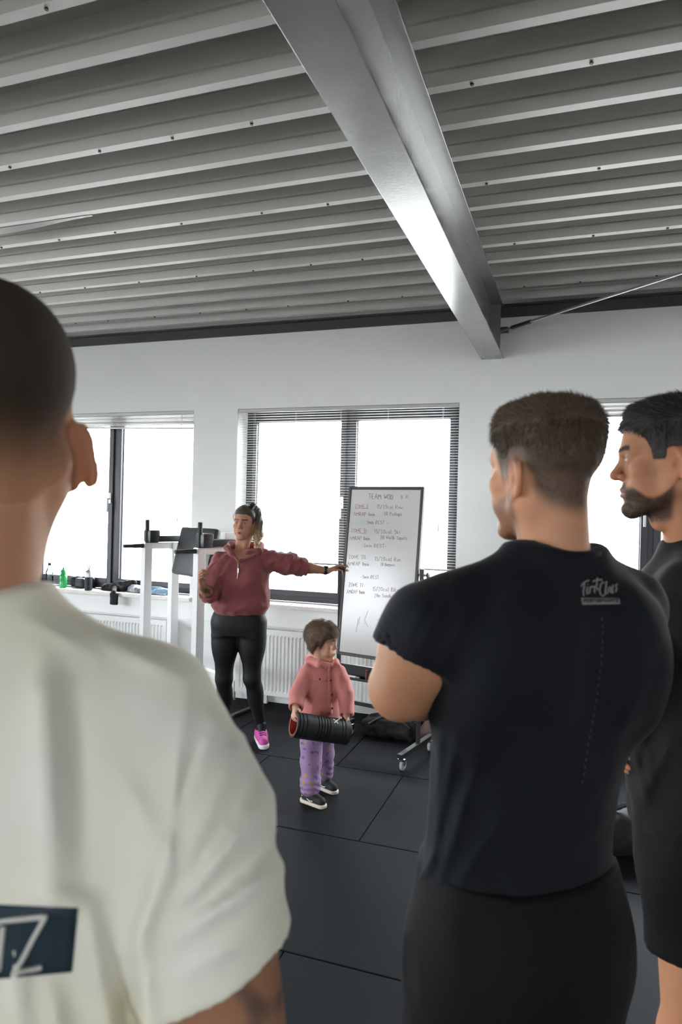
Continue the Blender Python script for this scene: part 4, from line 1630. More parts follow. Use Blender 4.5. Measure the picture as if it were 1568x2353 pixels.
# ------------------------------------------------------------------ the coach pointing at the whiteboard
SKIN_D = (0.44, 0.22, 0.14)
M_HOODIE = mat('dusty_rose_fleece', (0.225, 0.055, 0.058), 0.9, noise=(350, 0.4, (0.275, 0.08, 0.08)), bump=(500, 0.3), sheen=0.15)
M_LEGGING = mat('black_leggings', (0.006, 0.007, 0.008), 0.6, bump=(700, 0.1), spec=0.3)
M_HAIR_POLY = mat('brown_to_blond_hair', (0.1, 0.06, 0.03), 0.45, noise=(250, 0.25, (0.04, 0.022, 0.012)), bump=(700, 0.5), attr=True)
M_PINKSHOE = mat('magenta_trainer_mesh', (0.50, 0.055, 0.30), 0.6, noise=(200, 0.4, (0.62, 0.10, 0.42)))
M_WHITESOLE = mat('white_foam_sole', (0.72, 0.70, 0.72), 0.6)
M_WATCH = mat('dark_watch_strap', (0.015, 0.018, 0.03), 0.4)
M_ZIP = mat('silver_zip', (0.7, 0.68, 0.62), 0.3, 0.9)

B4 = Body(W(553, 1400, 4.72), 197)
p4 = empty('person', (B4.O[0], B4.O[1], 0), 'woman in a rose hoodie and black leggings, arm stretched to the whiteboard', 'person', 'people at the briefing')


def L4(px, py, z=4.62):
    return B4.l(W(px, py, z + .10))


HF4 = HeadFrame(W(563, 1204, 4.72), 186, -2, -2, .95)
nb = HF4.l(B4.w((0, -.015, 1.33)))
S = head_shape(nb, (.045, .048), jaw=.93, nose=.95, fem=1, brow=.85, ear_out=22, mouth_open=.25)
hv, hf_, hc, fld, grd = make_head(HF4, S, .0030, SKIN_D, lips=(.42, .14, .13), brow_col=(.05, .03, .02))
# legs
hipR, knR, anR = np.array((.100, .0, .85)), L4(515, 1560, 4.66), L4(516, 1672, 4.76)
hipL, knL, anL = np.array((-.084, .0, .85)), L4(579, 1558, 4.62), L4(600, 1672, 4.70)
shL, elL, wrL = L4(618, 1285, 4.62), L4(690, 1302, 4.65), L4(752, 1312, 4.69)
shR, elR, wrR = L4(496, 1290, 4.58), L4(480, 1366, 4.44), L4(464, 1346, 4.27)
S = Shape()
S.u(loft([(.86, 0, 0, .13, .10), (.95, 0, 0, .12, .09), (1.1, 0, 0, .125, .09), (1.22, 0, .0, .14, .10), (1.30, 0, 0, .13, .083), (1.345, 0, -.01, .06, .05)]))
S.u(ell((0, .045, 1.27), (.10, .065, .07)), .03)
for (a, b, c) in ((shL, elL, wrL), (shR, elR, wrR)):
    S.chain([a * np.array([.80, 1, 1]) + (0, 0, -.01), b, b * .65 + c * .35, c], [.036, .038, .037, .024], .015)
for (a, b, c) in ((hipR, knR, anR), (hipL, knL, anL)):
    S.u(rc(a, b, .070, .045), .03).u(rc(b, c, .042, .030), .03)
v, f = S.mesh(.006)
v = relax(v, f)
tat = sstep(.1, .5, wob(v[:, 0], v[:, 1], v[:, 2], 110, 3)) * (np.linalg.norm(v - (elR * .5 + wrR * .5), axis=1) < .13)
bc = np.array(SKIN_D) * (1 - .75 * tat[:, None]) + np.array([.03, .03, .035]) * .75 * tat[:, None]
parts = [(hv, hf_, hc), (B4.w(v), f, bc)]
# stretched hand closing over the board's edge
dL = L4(784, 1299, 4.71) - wrL
H = hand_shape(wrL, dL, (0, .25, -1.0), (.1, 1, .3), [(.15, .45, .4), (.2, .5, .4), (.25, .5, .4), (.3, .5, .4)], thumb=(.35, .3), s=.86, spread=.05, forearm=elL * .55 + wrL * .45, fr=.027)
v, f = H.mesh(.0030)
parts.append((B4.w(v), f, np.array(SKIN_D)))
# raised loose fist
dR = L4(459, 1328, 4.23) - wrR
H = hand_shape(wrR, dR + np.array([0, .0, .012]), (-1, -.2, .1), (-.2, -1, .5), [(.75, 1.0, .7), (.85, 1.1, .8), (.95, 1.1, .8), (1.0, 1.1, .8)], thumb=(.55, .75), s=.86, forearm=elR * .5 + wrR * .5, fr=.028)
v, f = H.mesh(.0030)
parts.append((B4.w(v), f, np.array(SKIN_D) * .9))
V, F, C = join_meshes(parts)
mesh_obj('body', V, F, M_SKIN, p4, True, colors=C)
eyes(HF4, p4, iris=(.05, .03, .02))
brows(HF4, hv, hf_, M_HAIR_BROWN, p4, 500, .006)


def th4(x, y, z):
    lim = np.interp(y, [-.12, -.07, -.04, -.02, .004, .012, .022, .032, .040, .055, .075, .12], [-.055, -.05, -.02, .03, .034, .020, .0, .0, .030, .055, .072, .078])
    e = z - lim
    return np.where(e > 0, .0012 + .0075 * sstep(0, .06, e), -.004)


hair4 = make_hair(HF4, fld, grd, th4, 'hair', mat('slicked_brown_hair', (0.045, 0.027, 0.017), 0.5, noise=(260, 0.6, (0.085, 0.055, 0.035)), bump=(700, 0.5)), p4)
# ponytail
S = Shape()
pts = [W(573, 1172, 4.70), W(581, 1164, 4.73), W(590, 1176, 4.74), W(593, 1200, 4.73), W(594, 1228, 4.70), W(588, 1258, 4.66)]
S.chain(pts[:3], [.020, .026, .027], .012)
S.chain(pts[2:], [.027, .030, .032, .012], .02)
S.disp(lambda X, Y, Z: .0022 * np.sin(X * 420 + 12 * np.sin(Z * 9)) + .0016 * np.sin(Y * 500))
v, f = S.mesh(.0035)
tt = sstep(1.56, 1.40, v[:, 2])[:, None]
cc = np.array((.055, .033, .02)) * (1 - tt) + np.array((.42, .26, .13)) * tt
mesh_obj('ponytail', v, f, M_HAIR_POLY, p4, True, colors=cc)
MB().tube([W(574, 1172, 4.69), W(579, 1166, 4.71)], .024, 12).build('hair_tie', M_WATCH, p4, True)

# hoodie
S = Shape()
S.u(loft([(.905, 0, 0, .172, .122), (.925, 0, .0, .180, .130), (.955, 0, .004, .196, .147), (1.03, 0, .006, .198, .150), (1.12, 0, .006, .192, .147), (1.20, 0, .006, .186, .140), (1.26, 0, .0, .178, .122), (1.31, 0, -.006, .145, .100), (1.345, 0, -.012, .090, .078)], 2.4))
for sx in (-1, 1):
    S.u(ell((sx * .075, .095, 1.175), (.075, .060, .070)), .04)
# sleeves
for (a, b, c, cutp, n) in ((shL, elL, wrL, L4(706, 1304, 4.655), wrL - elL), (shR, elR, wrR, elR * .80 + wrR * .20, wrR - elR)):
    N = Shape()
    N.u(rc(a * np.array([.80, 1, 1]), a * .35 + b * .65, .068, .074)).u(rc(a * .35 + b * .65, b, .074, .060), .02).u(rc(b, cutp + unit(n) * .02, .060, .048), .02)
    N.disp(lambda X, Y, Z: .0065 * wob(X, Y, Z, 60, 4) + .0045 * wob(X, Y, Z, 130, 5))
    N.cut(cutp, n)
    S.u(N.prim(), .03)
# hood lying round the neck
hood = [L4(549, 1290, 4.475), L4(533, 1273, 4.50), L4(521, 1258, 4.57), L4(530, 1252, 4.66), L4(565, 1252, 4.74), L4(597, 1254, 4.70), L4(597, 1265, 4.58), L4(578, 1278, 4.505), L4(551, 1291, 4.475)]
S.chain(hood, [.008, .013, .018, .024, .030, .028, .020, .014, .008], .015)
S.s(rc(L4(553, 1240, 4.47), L4(549, 1284, 4.44), .058, .018), .008)
S.s(rc((0, .03, 1.42), (0, .06, 1.29), .056, .040), .012)
S.disp(folds(B4, [(590, 1290, 612, 1330, .006, 4), (640, 1280, 600, 1320, .005, 4), (600, 1340, 612, 1372, .007, 3), (590, 1350, 606, 1375, -.006, 2.5), (520, 1300, 500, 1360, .005, 5), (580, 1380, 612, 1395, .005, 4), (500, 1395, 560, 1400, .004, 4), (548, 1290, 546, 1335, .003, 1.5),
                  (503, 1380, 490, 1400, .004, 3)]))
S.disp(lambda X, Y, Z: .0045 * wob(X, Y, Z, 34, 2) + .0032 * wob(X, Y, Z, 85, 7))
v, f = S.mesh(.0050)
hoodie = mesh_obj('hoodie', B4.w(relax(v, f)), f, M_HOODIE, p4, True)
zb = BVHTree.FromPolygons([tuple(p) for p in np.array([hoodie.matrix_basis.translation[:]]) * 0 + (relax(v, f) @ B4.A + B4.O)], f.tolist())


def on_surface(tree, px, py, off=.002):
    d = ray(px, py)
    loc, nor, idx, dist = tree.ray_cast(Vector(CAM), Vector(d))
    if loc is None:
        return None
    nor = np.array(nor)
    if nor @ d > 0:
        nor = -nor
    return np.array(loc) + nor * off, nor


zp = [on_surface(zb, x, y, .003) for x, y in ((548, 1294), (547, 1306), (547, 1318), (546, 1330))]
zp = [q[0] for q in zp if q is not None]
if len(zp) > 1:
    MB().tube(zp, .0022, 6).build('zip', M_ZIP, p4, True)
q = on_surface(zb, 548, 1312, .006)
if q is not None:
    MB().box(q[0] - (.005, .004, .016), q[0] + (.005, .004, .016), .002).build('zip_puller', M_ZIP, p4)

# leggings
S = Shape()
S.u(loft([(.76, .01, -.012, .170, .120), (.83, .012, -.014, .188, .134), (.90, .01, -.008, .172, .120), (.97, .005, 0, .140, .100)]))
for (a, b, c) in ((hipR, knR, anR), (hipL, knL, anL)):
    S.u(rc(a, b, .092, .058), .03)
    S.u(ell(a * .65 + b * .35, (.094, .092, .17)), .03)
    S.u(rc(b, c, .053, .037), .03)
    S.u(ell(b * .68 + c * .32 + (0, -.022, 0), (.055, .055, .11)), .03)
v, f = S.mesh(.006)
mesh_obj('leggings', B4.w(relax(v, f)), f, M_LEGGING, p4, True)
# trainers
for an, toe in ((anL, L4(606, 1718, 4.56)), (anR, L4(500, 1705, 4.66))):
    an = an.copy()
    d = toe - an
    d[2] = 0
    d = unit(d)
    base = np.array([an[0], an[1], 0])
    S = Shape()
    S.u(rc(base + d * -.03 + (0, 0, .055), base + d * .145 + (0, 0, .042), .038, .032))
    S.u(rc(base + (0, 0, .06), base + d * .06 + (0, 0, .06), .040, .036), .03)
    S.cut((0, 0, .026), (0, 0, -1))
    v, f = S.mesh(.005)
    shoe = mesh_obj('trainer', B4.w(v), f, M_PINKSHOE, p4, True)
    S = Shape()
    S.u(rc(base + (0, 0, .085), base + d * .012 + (0, 0, .115), .038, .037)).u(rc(base + d * .05 + (0, 0, .085), base + d * .03 + (0, 0, .12), .026, .026), .02)
    v, f = S.mesh(.005)
    mesh_obj('ankle_collar', B4.w(v), f, M_LEGGING, shoe, True)
    S = Shape()
    S.u(rc(base + d * -.035 + (0, 0, .02), base + d * .15 + (0, 0, .02), .043, .038))
    S.cut((0, 0, .032), (0, 0, 1)).cut((0, 0, .001), (0, 0, -1))
    v, f = S.mesh(.005)
    mesh_obj('sole', B4.w(v), f, M_WHITESOLE, shoe, True)
    mb = MB()
    sd = np.array([-d[1], d[0], 0])
    for i in range(4):
        c0 = base + d * (.055 + .018 * i) + np.array([0, 0, .100 - .008 * i])
        mb.tube([B4.w(c0 - sd * .022), B4.w(c0 + (0, 0, .004)), B4.w(c0 + sd * .022)], .0028, 6)
    mb.build('laces', M_LEGGING, shoe, True)
# watch
wa = B4.w(wrL - unit(wrL - elL) * .012)
wd_ = unit(B4.w(wrL) - B4.w(elL))
s_, t_, d_ = frame_of(wd_)
MB().tube([wa - wd_ * .011, wa + wd_ * .011], .0285, 18).box((-.014, -.016, .026), (.014, .016, .034), .004, np.stack([s_, d_, t_, wa], 1)).build('watch', M_WATCH, p4, True)
# ------------------------------------------------------------------ the child with the foam roller
SKIN_E = (0.60, 0.33, 0.235)
M_JACKET = mat('coral_pink_fleece', (0.58, 0.185, 0.165), 0.92, noise=(300, 0.45, (0.66, 0.26, 0.225)), bump=(450, 0.4), sheen=0.3)
M_JACKETIN = mat('pale_pink_shirt', (0.72, 0.45, 0.46), 0.9)
M_SNAP = mat('dark_metal_snap', (0.12, 0.08, 0.07), 0.35, 0.7)
M_HAIRCHILD = mat('light_brown_child_hair', (0.10, 0.055, 0.030), 0.48, noise=(260, 0.6, (0.19, 0.115, 0.065)), bump=(800, 0.5))
M_PJ = mat('lilac_printed_cotton', (0.40, 0.24, 0.46), 0.9)
_nt = M_PJ.node_tree
_tc = _nt.nodes.new('ShaderNodeTexCoord')
_pr = _nt.nodes['Principled BSDF']
_last = None
for _sc, _thr, _c, _off in ((24, .25, (.16, .11, .24), 0.0), (16, .22, (.42, .26, .10), 3.1), (19, .19, (.12, .14, .20), 7.7)):
    _mp = _nt.nodes.new('ShaderNodeMapping')
    _mp.inputs['Location'].default_value = (_off, _off * .7, _off * .3)
    _nz = _nt.nodes.new('ShaderNodeTexNoise')
    _nz.inputs['Scale'].default_value = 28
    _nt.links.new(_tc.outputs['Object'], _mp.inputs[0])
    _nt.links.new(_mp.outputs[0], _nz.inputs[0])
    _add = _nt.nodes.new('ShaderNodeMixRGB')
    _add.inputs[0].default_value = .045
    _nt.links.new(_mp.outputs[0], _add.inputs[1])
    _nt.links.new(_nz.outputs['Color'], _add.inputs[2])
    _vo = _nt.nodes.new('ShaderNodeTexVoronoi')
    _vo.inputs['Scale'].default_value = _sc
    _nt.links.new(_add.outputs[0], _vo.inputs['Vector'])
    _lt = _nt.nodes.new('ShaderNodeMath')
    _lt.operation = 'LESS_THAN'
    _lt.inputs[1].default_value = _thr
    _nt.links.new(_vo.outputs['Distance'], _lt.inputs[0])
    _mx = _nt.nodes.new('ShaderNodeMixRGB')
    _nt.links.new(_lt.outputs[0], _mx.inputs[0])
    _mx.inputs[1].default_value = (.30, .19, .34, 1)
    if _last is not None:
        _nt.links.new(_last, _mx.inputs[1])
    _mx.inputs[2].default_value = (*_c, 1)
    _last = _mx.outputs[0]
_nt.links.new(_last, _pr.inputs['Base Color'])
M_SKATE = mat('black_canvas_shoe', (0.010, 0.010, 0.011), 0.75, bump=(600, 0.2))
M_RUBBERWHITE = mat('off_white_rubber', (0.62, 0.55, 0.46), 0.6)
M_FOAM = mat('black_foam_roller', (0.010, 0.011, 0.012), 0.55, bump=(300, 0.15))
M_ORANGE = mat('red_orange_core', (0.30, 0.030, 0.012), 0.5)
M_MARK = mat('white_print', (0.75, 0.78, 0.76), 0.6)

B5 = Body(W(738, 1600, 3.88), 242)
p5 = empty('person', (B5.O[0], B5.O[1], 0), 'small child in a coral jacket and lilac trousers holding a black foam roller', 'person', 'people at the briefing')


def L5(px, py, z=3.88):
    return B5.l(W(px, py, z))


HF5 = HeadFrame(W(741, 1476, 3.86), 271, -7, 0, .86)
nb = HF5.l(W(738, 1535, 3.87))
S = head_shape(nb, (.044, .048), jaw=.95, nose=.82, child=1, brow=.6, mouth_open=.8, ear_out=24)
hv, hf_, hc, fld, grd = make_head(HF5, S, .0030, SKIN_E, lips=(.45, .15, .14), brow_col=(.16, .09, .05), blush=.25)
ankA, ankB = L5(714, 1822, 3.80), L5(745, 1785, 4.00)
hipA, hipB = L5(716, 1660, 3.82), L5(742, 1658, 3.93)
aS, aE, aW = L5(704, 1545, 3.82), L5(683, 1594, 3.75), L5(680, 1626, 3.66)
bS, bE, bW = L5(782, 1547, 3.86), L5(796, 1596, 3.79), L5(797, 1643, 3.73)
S = Shape()
cz = float(L5(738, 1600)[2])
S.u(loft([(.42, 0, 0, .08, .07), (.55, 0, 0, .085, .075), (.70, 0, 0, .085, .07), (.77, 0, 0, .045, .045)]))
for (a, b, c) in ((aS, aE, aW), (bS, bE, bW)):
    S.chain([a, b, c], [.030, .027, .021], .01)
for (a, b) in ((hipA, ankA), (hipB, ankB)):
    S.u(rc(a, b, .045, .028), .03)
v, f = S.mesh(.0055)
parts = [(hv, hf_, hc), (B5.w(relax(v, f)), f, np.array(SKIN_E))]
# roller geometry first: the hands close on its rims
RA, RB = W(674, 1665, 3.585), W(797, 1683, 3.70)
rax = unit(RB - RA)
rad = .066
lA, lB = B5.l(RA), B5.l(RB)
H = hand_shape(aW, L5(674, 1645, 3.60) - aW + np.array([0, 0, -.004]), B5.l(RA) - aW + (B5.l(RB) - B5.l(RA)) * .25, (B5.l(RB) - B5.l(RA)), [(.35, .55, .4), (.35, .6, .4), (.4, .6, .4), (.4, .6, .4)], thumb=(.4, .1), s=.58, forearm=aE * .4 + aW * .6, fr=.027)
v, f = H.mesh(.0025)
parts.append((B5.w(v), f, np.array(SKIN_E)))
H = hand_shape(bW, L5(800, 1672, 3.70) - bW, B5.l(RB) - bW + (B5.l(RA) - B5.l(RB)) * .3, (B5.l(RA) - B5.l(RB)), [(.2, .5, .4), (.25, .5, .4), (.3, .5, .4), (.35, .5, .4)], thumb=(.4, .1), s=.58, forearm=bE * .4 + bW * .6, fr=.027)
v, f = H.mesh(.0025)
parts.append((B5.w(v), f, np.array(SKIN_E)))
V, F, C = join_meshes(parts)
mesh_obj('body', V, F, M_SKIN, p5, True, colors=C)
eyes(HF5, p5, iris=(.06, .04, .03), look=(0, -.1))
brows(HF5, hv, hf_, M_HAIRCHILD, p5, 300, .005)


def th5(x, y, z):
    lim = np.interp(y, [-.12, -.07, -.03, .0, .02, .03, .042, .055, .075, .12], [-.085, -.085, -.06, -.012, -.02, .0, .030, .038, .046, .052])
    e = z - lim
    return np.where(e > 0, .003 + .015 * sstep(0, .05, e) + .0022 * wob(x, y, z * .3, 130, 4), -.004)


make_hair(HF5, fld, grd, th5, 'hair', M_HAIRCHILD, p5, blades=7000, blen=.028, bwid=.0016,
          flow=lambda p: np.stack([.15 * np.sign(p[:, 0]), np.where(p[:, 1] > .0, .8, -.5) * sstep(.03, .1, p[:, 2]), -1.0 + .5 * sstep(.08, .12, p[:, 2])], 1), lift=.12, seed=9)
# tufts tied at the back of the crown
S = Shape()
S.chain([W(727, 1441, 3.86), W(718, 1446, 3.87), W(714, 1470, 3.87), W(716, 1496, 3.87)], [.016, .018, .016, .006], .01)
S.disp(lambda X, Y, Z: .0018 * np.sin(X * 520 + 5 * np.sin(Z * 30)))
v, f = S.mesh(.003)
mesh_obj('hair_tuft', v, f, M_HAIRCHILD, p5, True)
MB().tube([W(722, 1441, 3.855), W(719, 1444, 3.86)], .0145, 10).build('hair_tie', M_WATCH, p5, True)

# jacket
S = Shape()
S.u(loft([(.425, 0, 0, .122, .106), (.47, 0, 0, .124, .108), (.56, 0, 0, .120, .106), (.65, 0, 0, .117, .100), (.71, 0, -.004, .108, .088), (.755, 0, -.008, .078, .070), (.785, 0, -.01, .052, .055)], 2.3))
for (a, b, c) in ((aS, aE, aW), (bS, bE, bW)):
    N = Shape()
    N.u(rc(a * np.array([.86, .9, 1]), b, .050, .045)).u(rc(b, c, .045, .038), .015)
    N.u(rc(c - unit(c - b) * .02, c - unit(c - b) * .004, .041, .041), .004)
    N.disp(lambda X, Y, Z: .003 * wob(X, Y, Z, 75, 4))
    N.cut(c + unit(c - b) * .002, c - b)
    N.s(rc(c - unit(c - b) * .012, c + unit(c - b) * .05, .031, .033))
    S.u(N.prim(), .02)
# hood
S.chain([L5(762, 1528, 3.79), L5(735, 1524, 3.80), L5(712, 1518, 3.86), L5(712, 1514, 3.94), L5(740, 1514, 3.97), L5(772, 1522, 3.93), L5(778, 1530, 3.84)], [.012, .018, .024, .027, .027, .020, .012], .014)
S.s(rc(L5(741, 1498, 3.86), L5(748, 1524, 3.85), .047, .040), .01)
S.disp(folds(B5, [(705, 1560, 690, 1620, .004, 3), (730, 1570, 715, 1640, .004, 4), (775, 1560, 790, 1600, .004, 3), (745, 1590, 735, 1640, .004, 4), (690, 1585, 705, 1600, .004, 3), (786, 1590, 802, 1600, .003, 3)]))
S.disp(lambda X, Y, Z: .0022 * wob(X, Y, Z, 50, 3))
v, f = S.mesh(.0045)
v = relax(v, f)
mesh_obj('jacket', B5.w(v), f, M_JACKET, p5, True)
jb = BVHTree.FromPolygons([tuple(p) for p in B5.w(v)], f.tolist())


def patch(tree, poly, off, name, m, parent, nu=6, nv=5, thick=.004):
    """a thin panel lying on a surface; poly = 4 pixel corners (tl, tr, br, bl)"""
    P = []
    Nn = []
    a, b, c, d = [np.array(q, float) for q in poly]
    for j in range(nv):
        for i in range(nu):
            s, t = i / (nu - 1), j / (nv - 1)
            q = (a * (1 - s) + b * s) * (1 - t) + (d * (1 - s) + c * s) * t
            r = on_surface(tree, q[0], q[1], 0)
            if r is None:
                return None
            P.append(r[0])
            Nn.append(r[1])
    P, Nn = np.array(P), np.array(Nn)
    n0 = unit(Nn.mean(0))
    V = np.concatenate([P + n0 * off, P - n0 * thick])
    m_ = nu * nv
    F = []
    for j in range(nv - 1):
        for i in range(nu - 1):
            k = j * nu + i
            F.append((k, k + 1, k + nu + 1, k + nu))
    for i in range(nu - 1):
        F.append((i, i + m_, i + 1 + m_, i + 1))
        k = (nv - 1) * nu + i
        F.append((k, k + 1, k + 1 + m_, k + m_))
    for j in range(nv - 1):
        k = j * nu
        F.append((k, k + nu, k + nu + m_, k + m_))
        k = j * nu + nu - 1
        F.append((k, k + m_, k + nu + m_, k + nu))
    o = mesh_obj(name, V, F, m, parent, True)
    return o


patch(jb, ((752, 1532), (760, 1531), (764, 1640), (756, 1642)), .0035, 'placket', M_JACKET, p5, 3, 12)
patch(jb, ((719, 1552), (753, 1553), (752, 1567), (720, 1565)), .0035, 'pocket_flap', M_JACKET, p5)
patch(jb, ((770, 1550), (783, 1551), (783, 1567), (771, 1565)), .0035, 'pocket_flap', M_JACKET, p5)
for (x, y) in ((756, 1534), (759, 1564), (762, 1596), (763, 1627), (735, 1561)):
    r = on_surface(jb, x, y, .003)
    if r is not None:
        MB().lathe(r[0], [(.0055, 0), (.0055, .003), (.003, .0045)], 12, r[1]).build('snap', M_SNAP, p5, True)

# trousers
S = Shape()
S.u(loft([(.36, 0, 0, .098, .092), (.42, 0, 0, .112, .102), (.50, 0, 0, .112, .098)]))
for (a, b) in ((hipA, ankA), (hipB, ankB)):
    e = b + (0, 0, .015)
    S.u(rc(a + (0, 0, -.03), a * .4 + e * .6, .066, .058), .03).u(rc(a * .4 + e * .6, e, .058, .046), .02)
    S.u(rc(e + (0, 0, .025), e + (0, 0, .02), .054), .012).u(rc(e + (0, 0, .062), e + (.004, 0, .058), .056), .012)
    S.cut((0, 0, .05), (0, 0, -1))
S.disp(lambda X, Y, Z: .0028 * wob(X, Y, Z, 55, 7) + .0022 * np.sin(Z * 190 + 3 * np.sin(X * 40)) * sstep(.22, .08, Z))
v, f = S.mesh(.0045)
mesh_obj('trousers', B5.w(relax(v, f)), f, M_PJ, p5, True)
# shoes
for an, hx, tx in ((ankA, (706, 1836, 3.83), (752, 1843, 3.74)), (ankB, (737, 1795, 4.04), (768, 1802, 3.96))):
    h0, t0_ = L5(*hx), L5(*tx)
    d = t0_ - h0
    d[2] = 0
    d = unit(d)
    base = np.array([an[0], an[1], 0]) - d * .01
    S = Shape()
    S.u(rc(base - d * .022 + (0, 0, .040), base + d * .088 + (0, 0, .030), .029, .026)).u(rc(base + (0, 0, .05), base + d * .03 + (0, 0, .055), .031, .027), .02)
    S.cut((0, 0, .016), (0, 0, -1))
    v, f = S.mesh(.004)
    shoe = mesh_obj('skate_shoe', B5.w(v), f, M_SKATE, p5, True)
    S = Shape()
    S.u(rc(base - d * .024 + (0, 0, .010), base + d * .090 + (0, 0, .010), .033, .031))
    S.cut((0, 0, .020), (0, 0, 1)).cut((0, 0, .0005), (0, 0, -1))
    v, f = S.mesh(.004)
    mesh_obj('sole', B5.w(v), f, M_RUBBERWHITE, shoe, True)
    sd = np.array([-d[1], d[0], 0])
    if (B5.w(base + sd) - CAM) @ _F > (B5.w(base - sd) - CAM) @ _F:
        sd = -sd
    mb = MB()
    mb.tube([B5.w(base + d * (-.03 + .02 * i) + sd * (.030 - .0008 * abs(i - 2)) + np.array([0, 0, .036 + .010 * math.sin(i * 1.3 + .6)])) for i in range(5)], .003, 6)
    mb.build('side_stripe', M_MARK, shoe, True)
    mb = MB()
    for i in range(4):
        c0 = base + d * (.028 + .012 * i) + np.array([0, 0, .078 - .007 * i])
        mb.tube([B5.w(c0 - sd * .016), B5.w(c0 + (0, 0, .004)), B5.w(c0 + sd * .016)], .002, 6)
    mb.build('laces', M_SKATE, shoe, True)

# the roller
fr_ = empty('foam_roller', tuple(RA), 'hollow black foam roller with red core held by the child', 'foam roller')
LEN = float(np.linalg.norm(RB - RA))
prof = []
zz = 0.0
pat = [(.010, .000), (.004, -.004), (.014, .0), (.004, -.004), (.016, .0), (.003, -.004), (.058, .0), (.003, -.005), (.012, .0), (.003, -.005), (.012, .0), (.003, -.005), (.012, .0), (.003, -.005), (.012, .0), (.003, -.005), (.062, .0), (.003, -.004), (.014, 0), (.004, -.004), (.03, 0)]
tot = sum(p[0] for p in pat)
prof = [(rad - .010, 0.0), (rad - .003, 0.0)]
for L_, dr in pat:
    L_ = L_ * LEN / tot
    prof += [(rad + dr, zz + .0008), (rad + dr, zz + L_ - .0008)]
    zz += L_
prof += [(rad - .003, LEN), (rad - .010, LEN)]
MB().lathe(RA, prof, 40, rax, cap=False).build('foam_sleeve', M_FOAM, fr_, True)
MB().lathe(RA, [(rad - .0102, .0), (rad - .016, .001), (rad - .016, LEN - .001), (rad - .0102, LEN)], 40, rax, cap=False).build('core', M_ORANGE, fr_, True)
# printed mark on the sleeve
cylB = BVHTree.FromPolygons([tuple(RA + rax * h + rad * (math.cos(a) * frame_of(rax, (0, 1, 0))[0] + math.sin(a) * frame_of(rax, (0, 1, 0))[1])) for h in (0, LEN) for a in np.linspace(0, 2 * math.pi, 49)[:-1]],
                            [(i, (i + 1) % 48, 48 + (i + 1) % 48, 48 + i) for i in range(48)])
mb = MB()
for st in (((766, 1653), (772, 1657), (777, 1663)), ((781, 1652), (772, 1658), (768, 1661))):
    pts = [on_surface(cylB, x, y, .0005) for x, y in st]
    if all(p is not None for p in pts):
        mb.tube([p[0] for p in pts], .0032, 6)
mb.build('printed_mark', M_MARK, fr_, True)
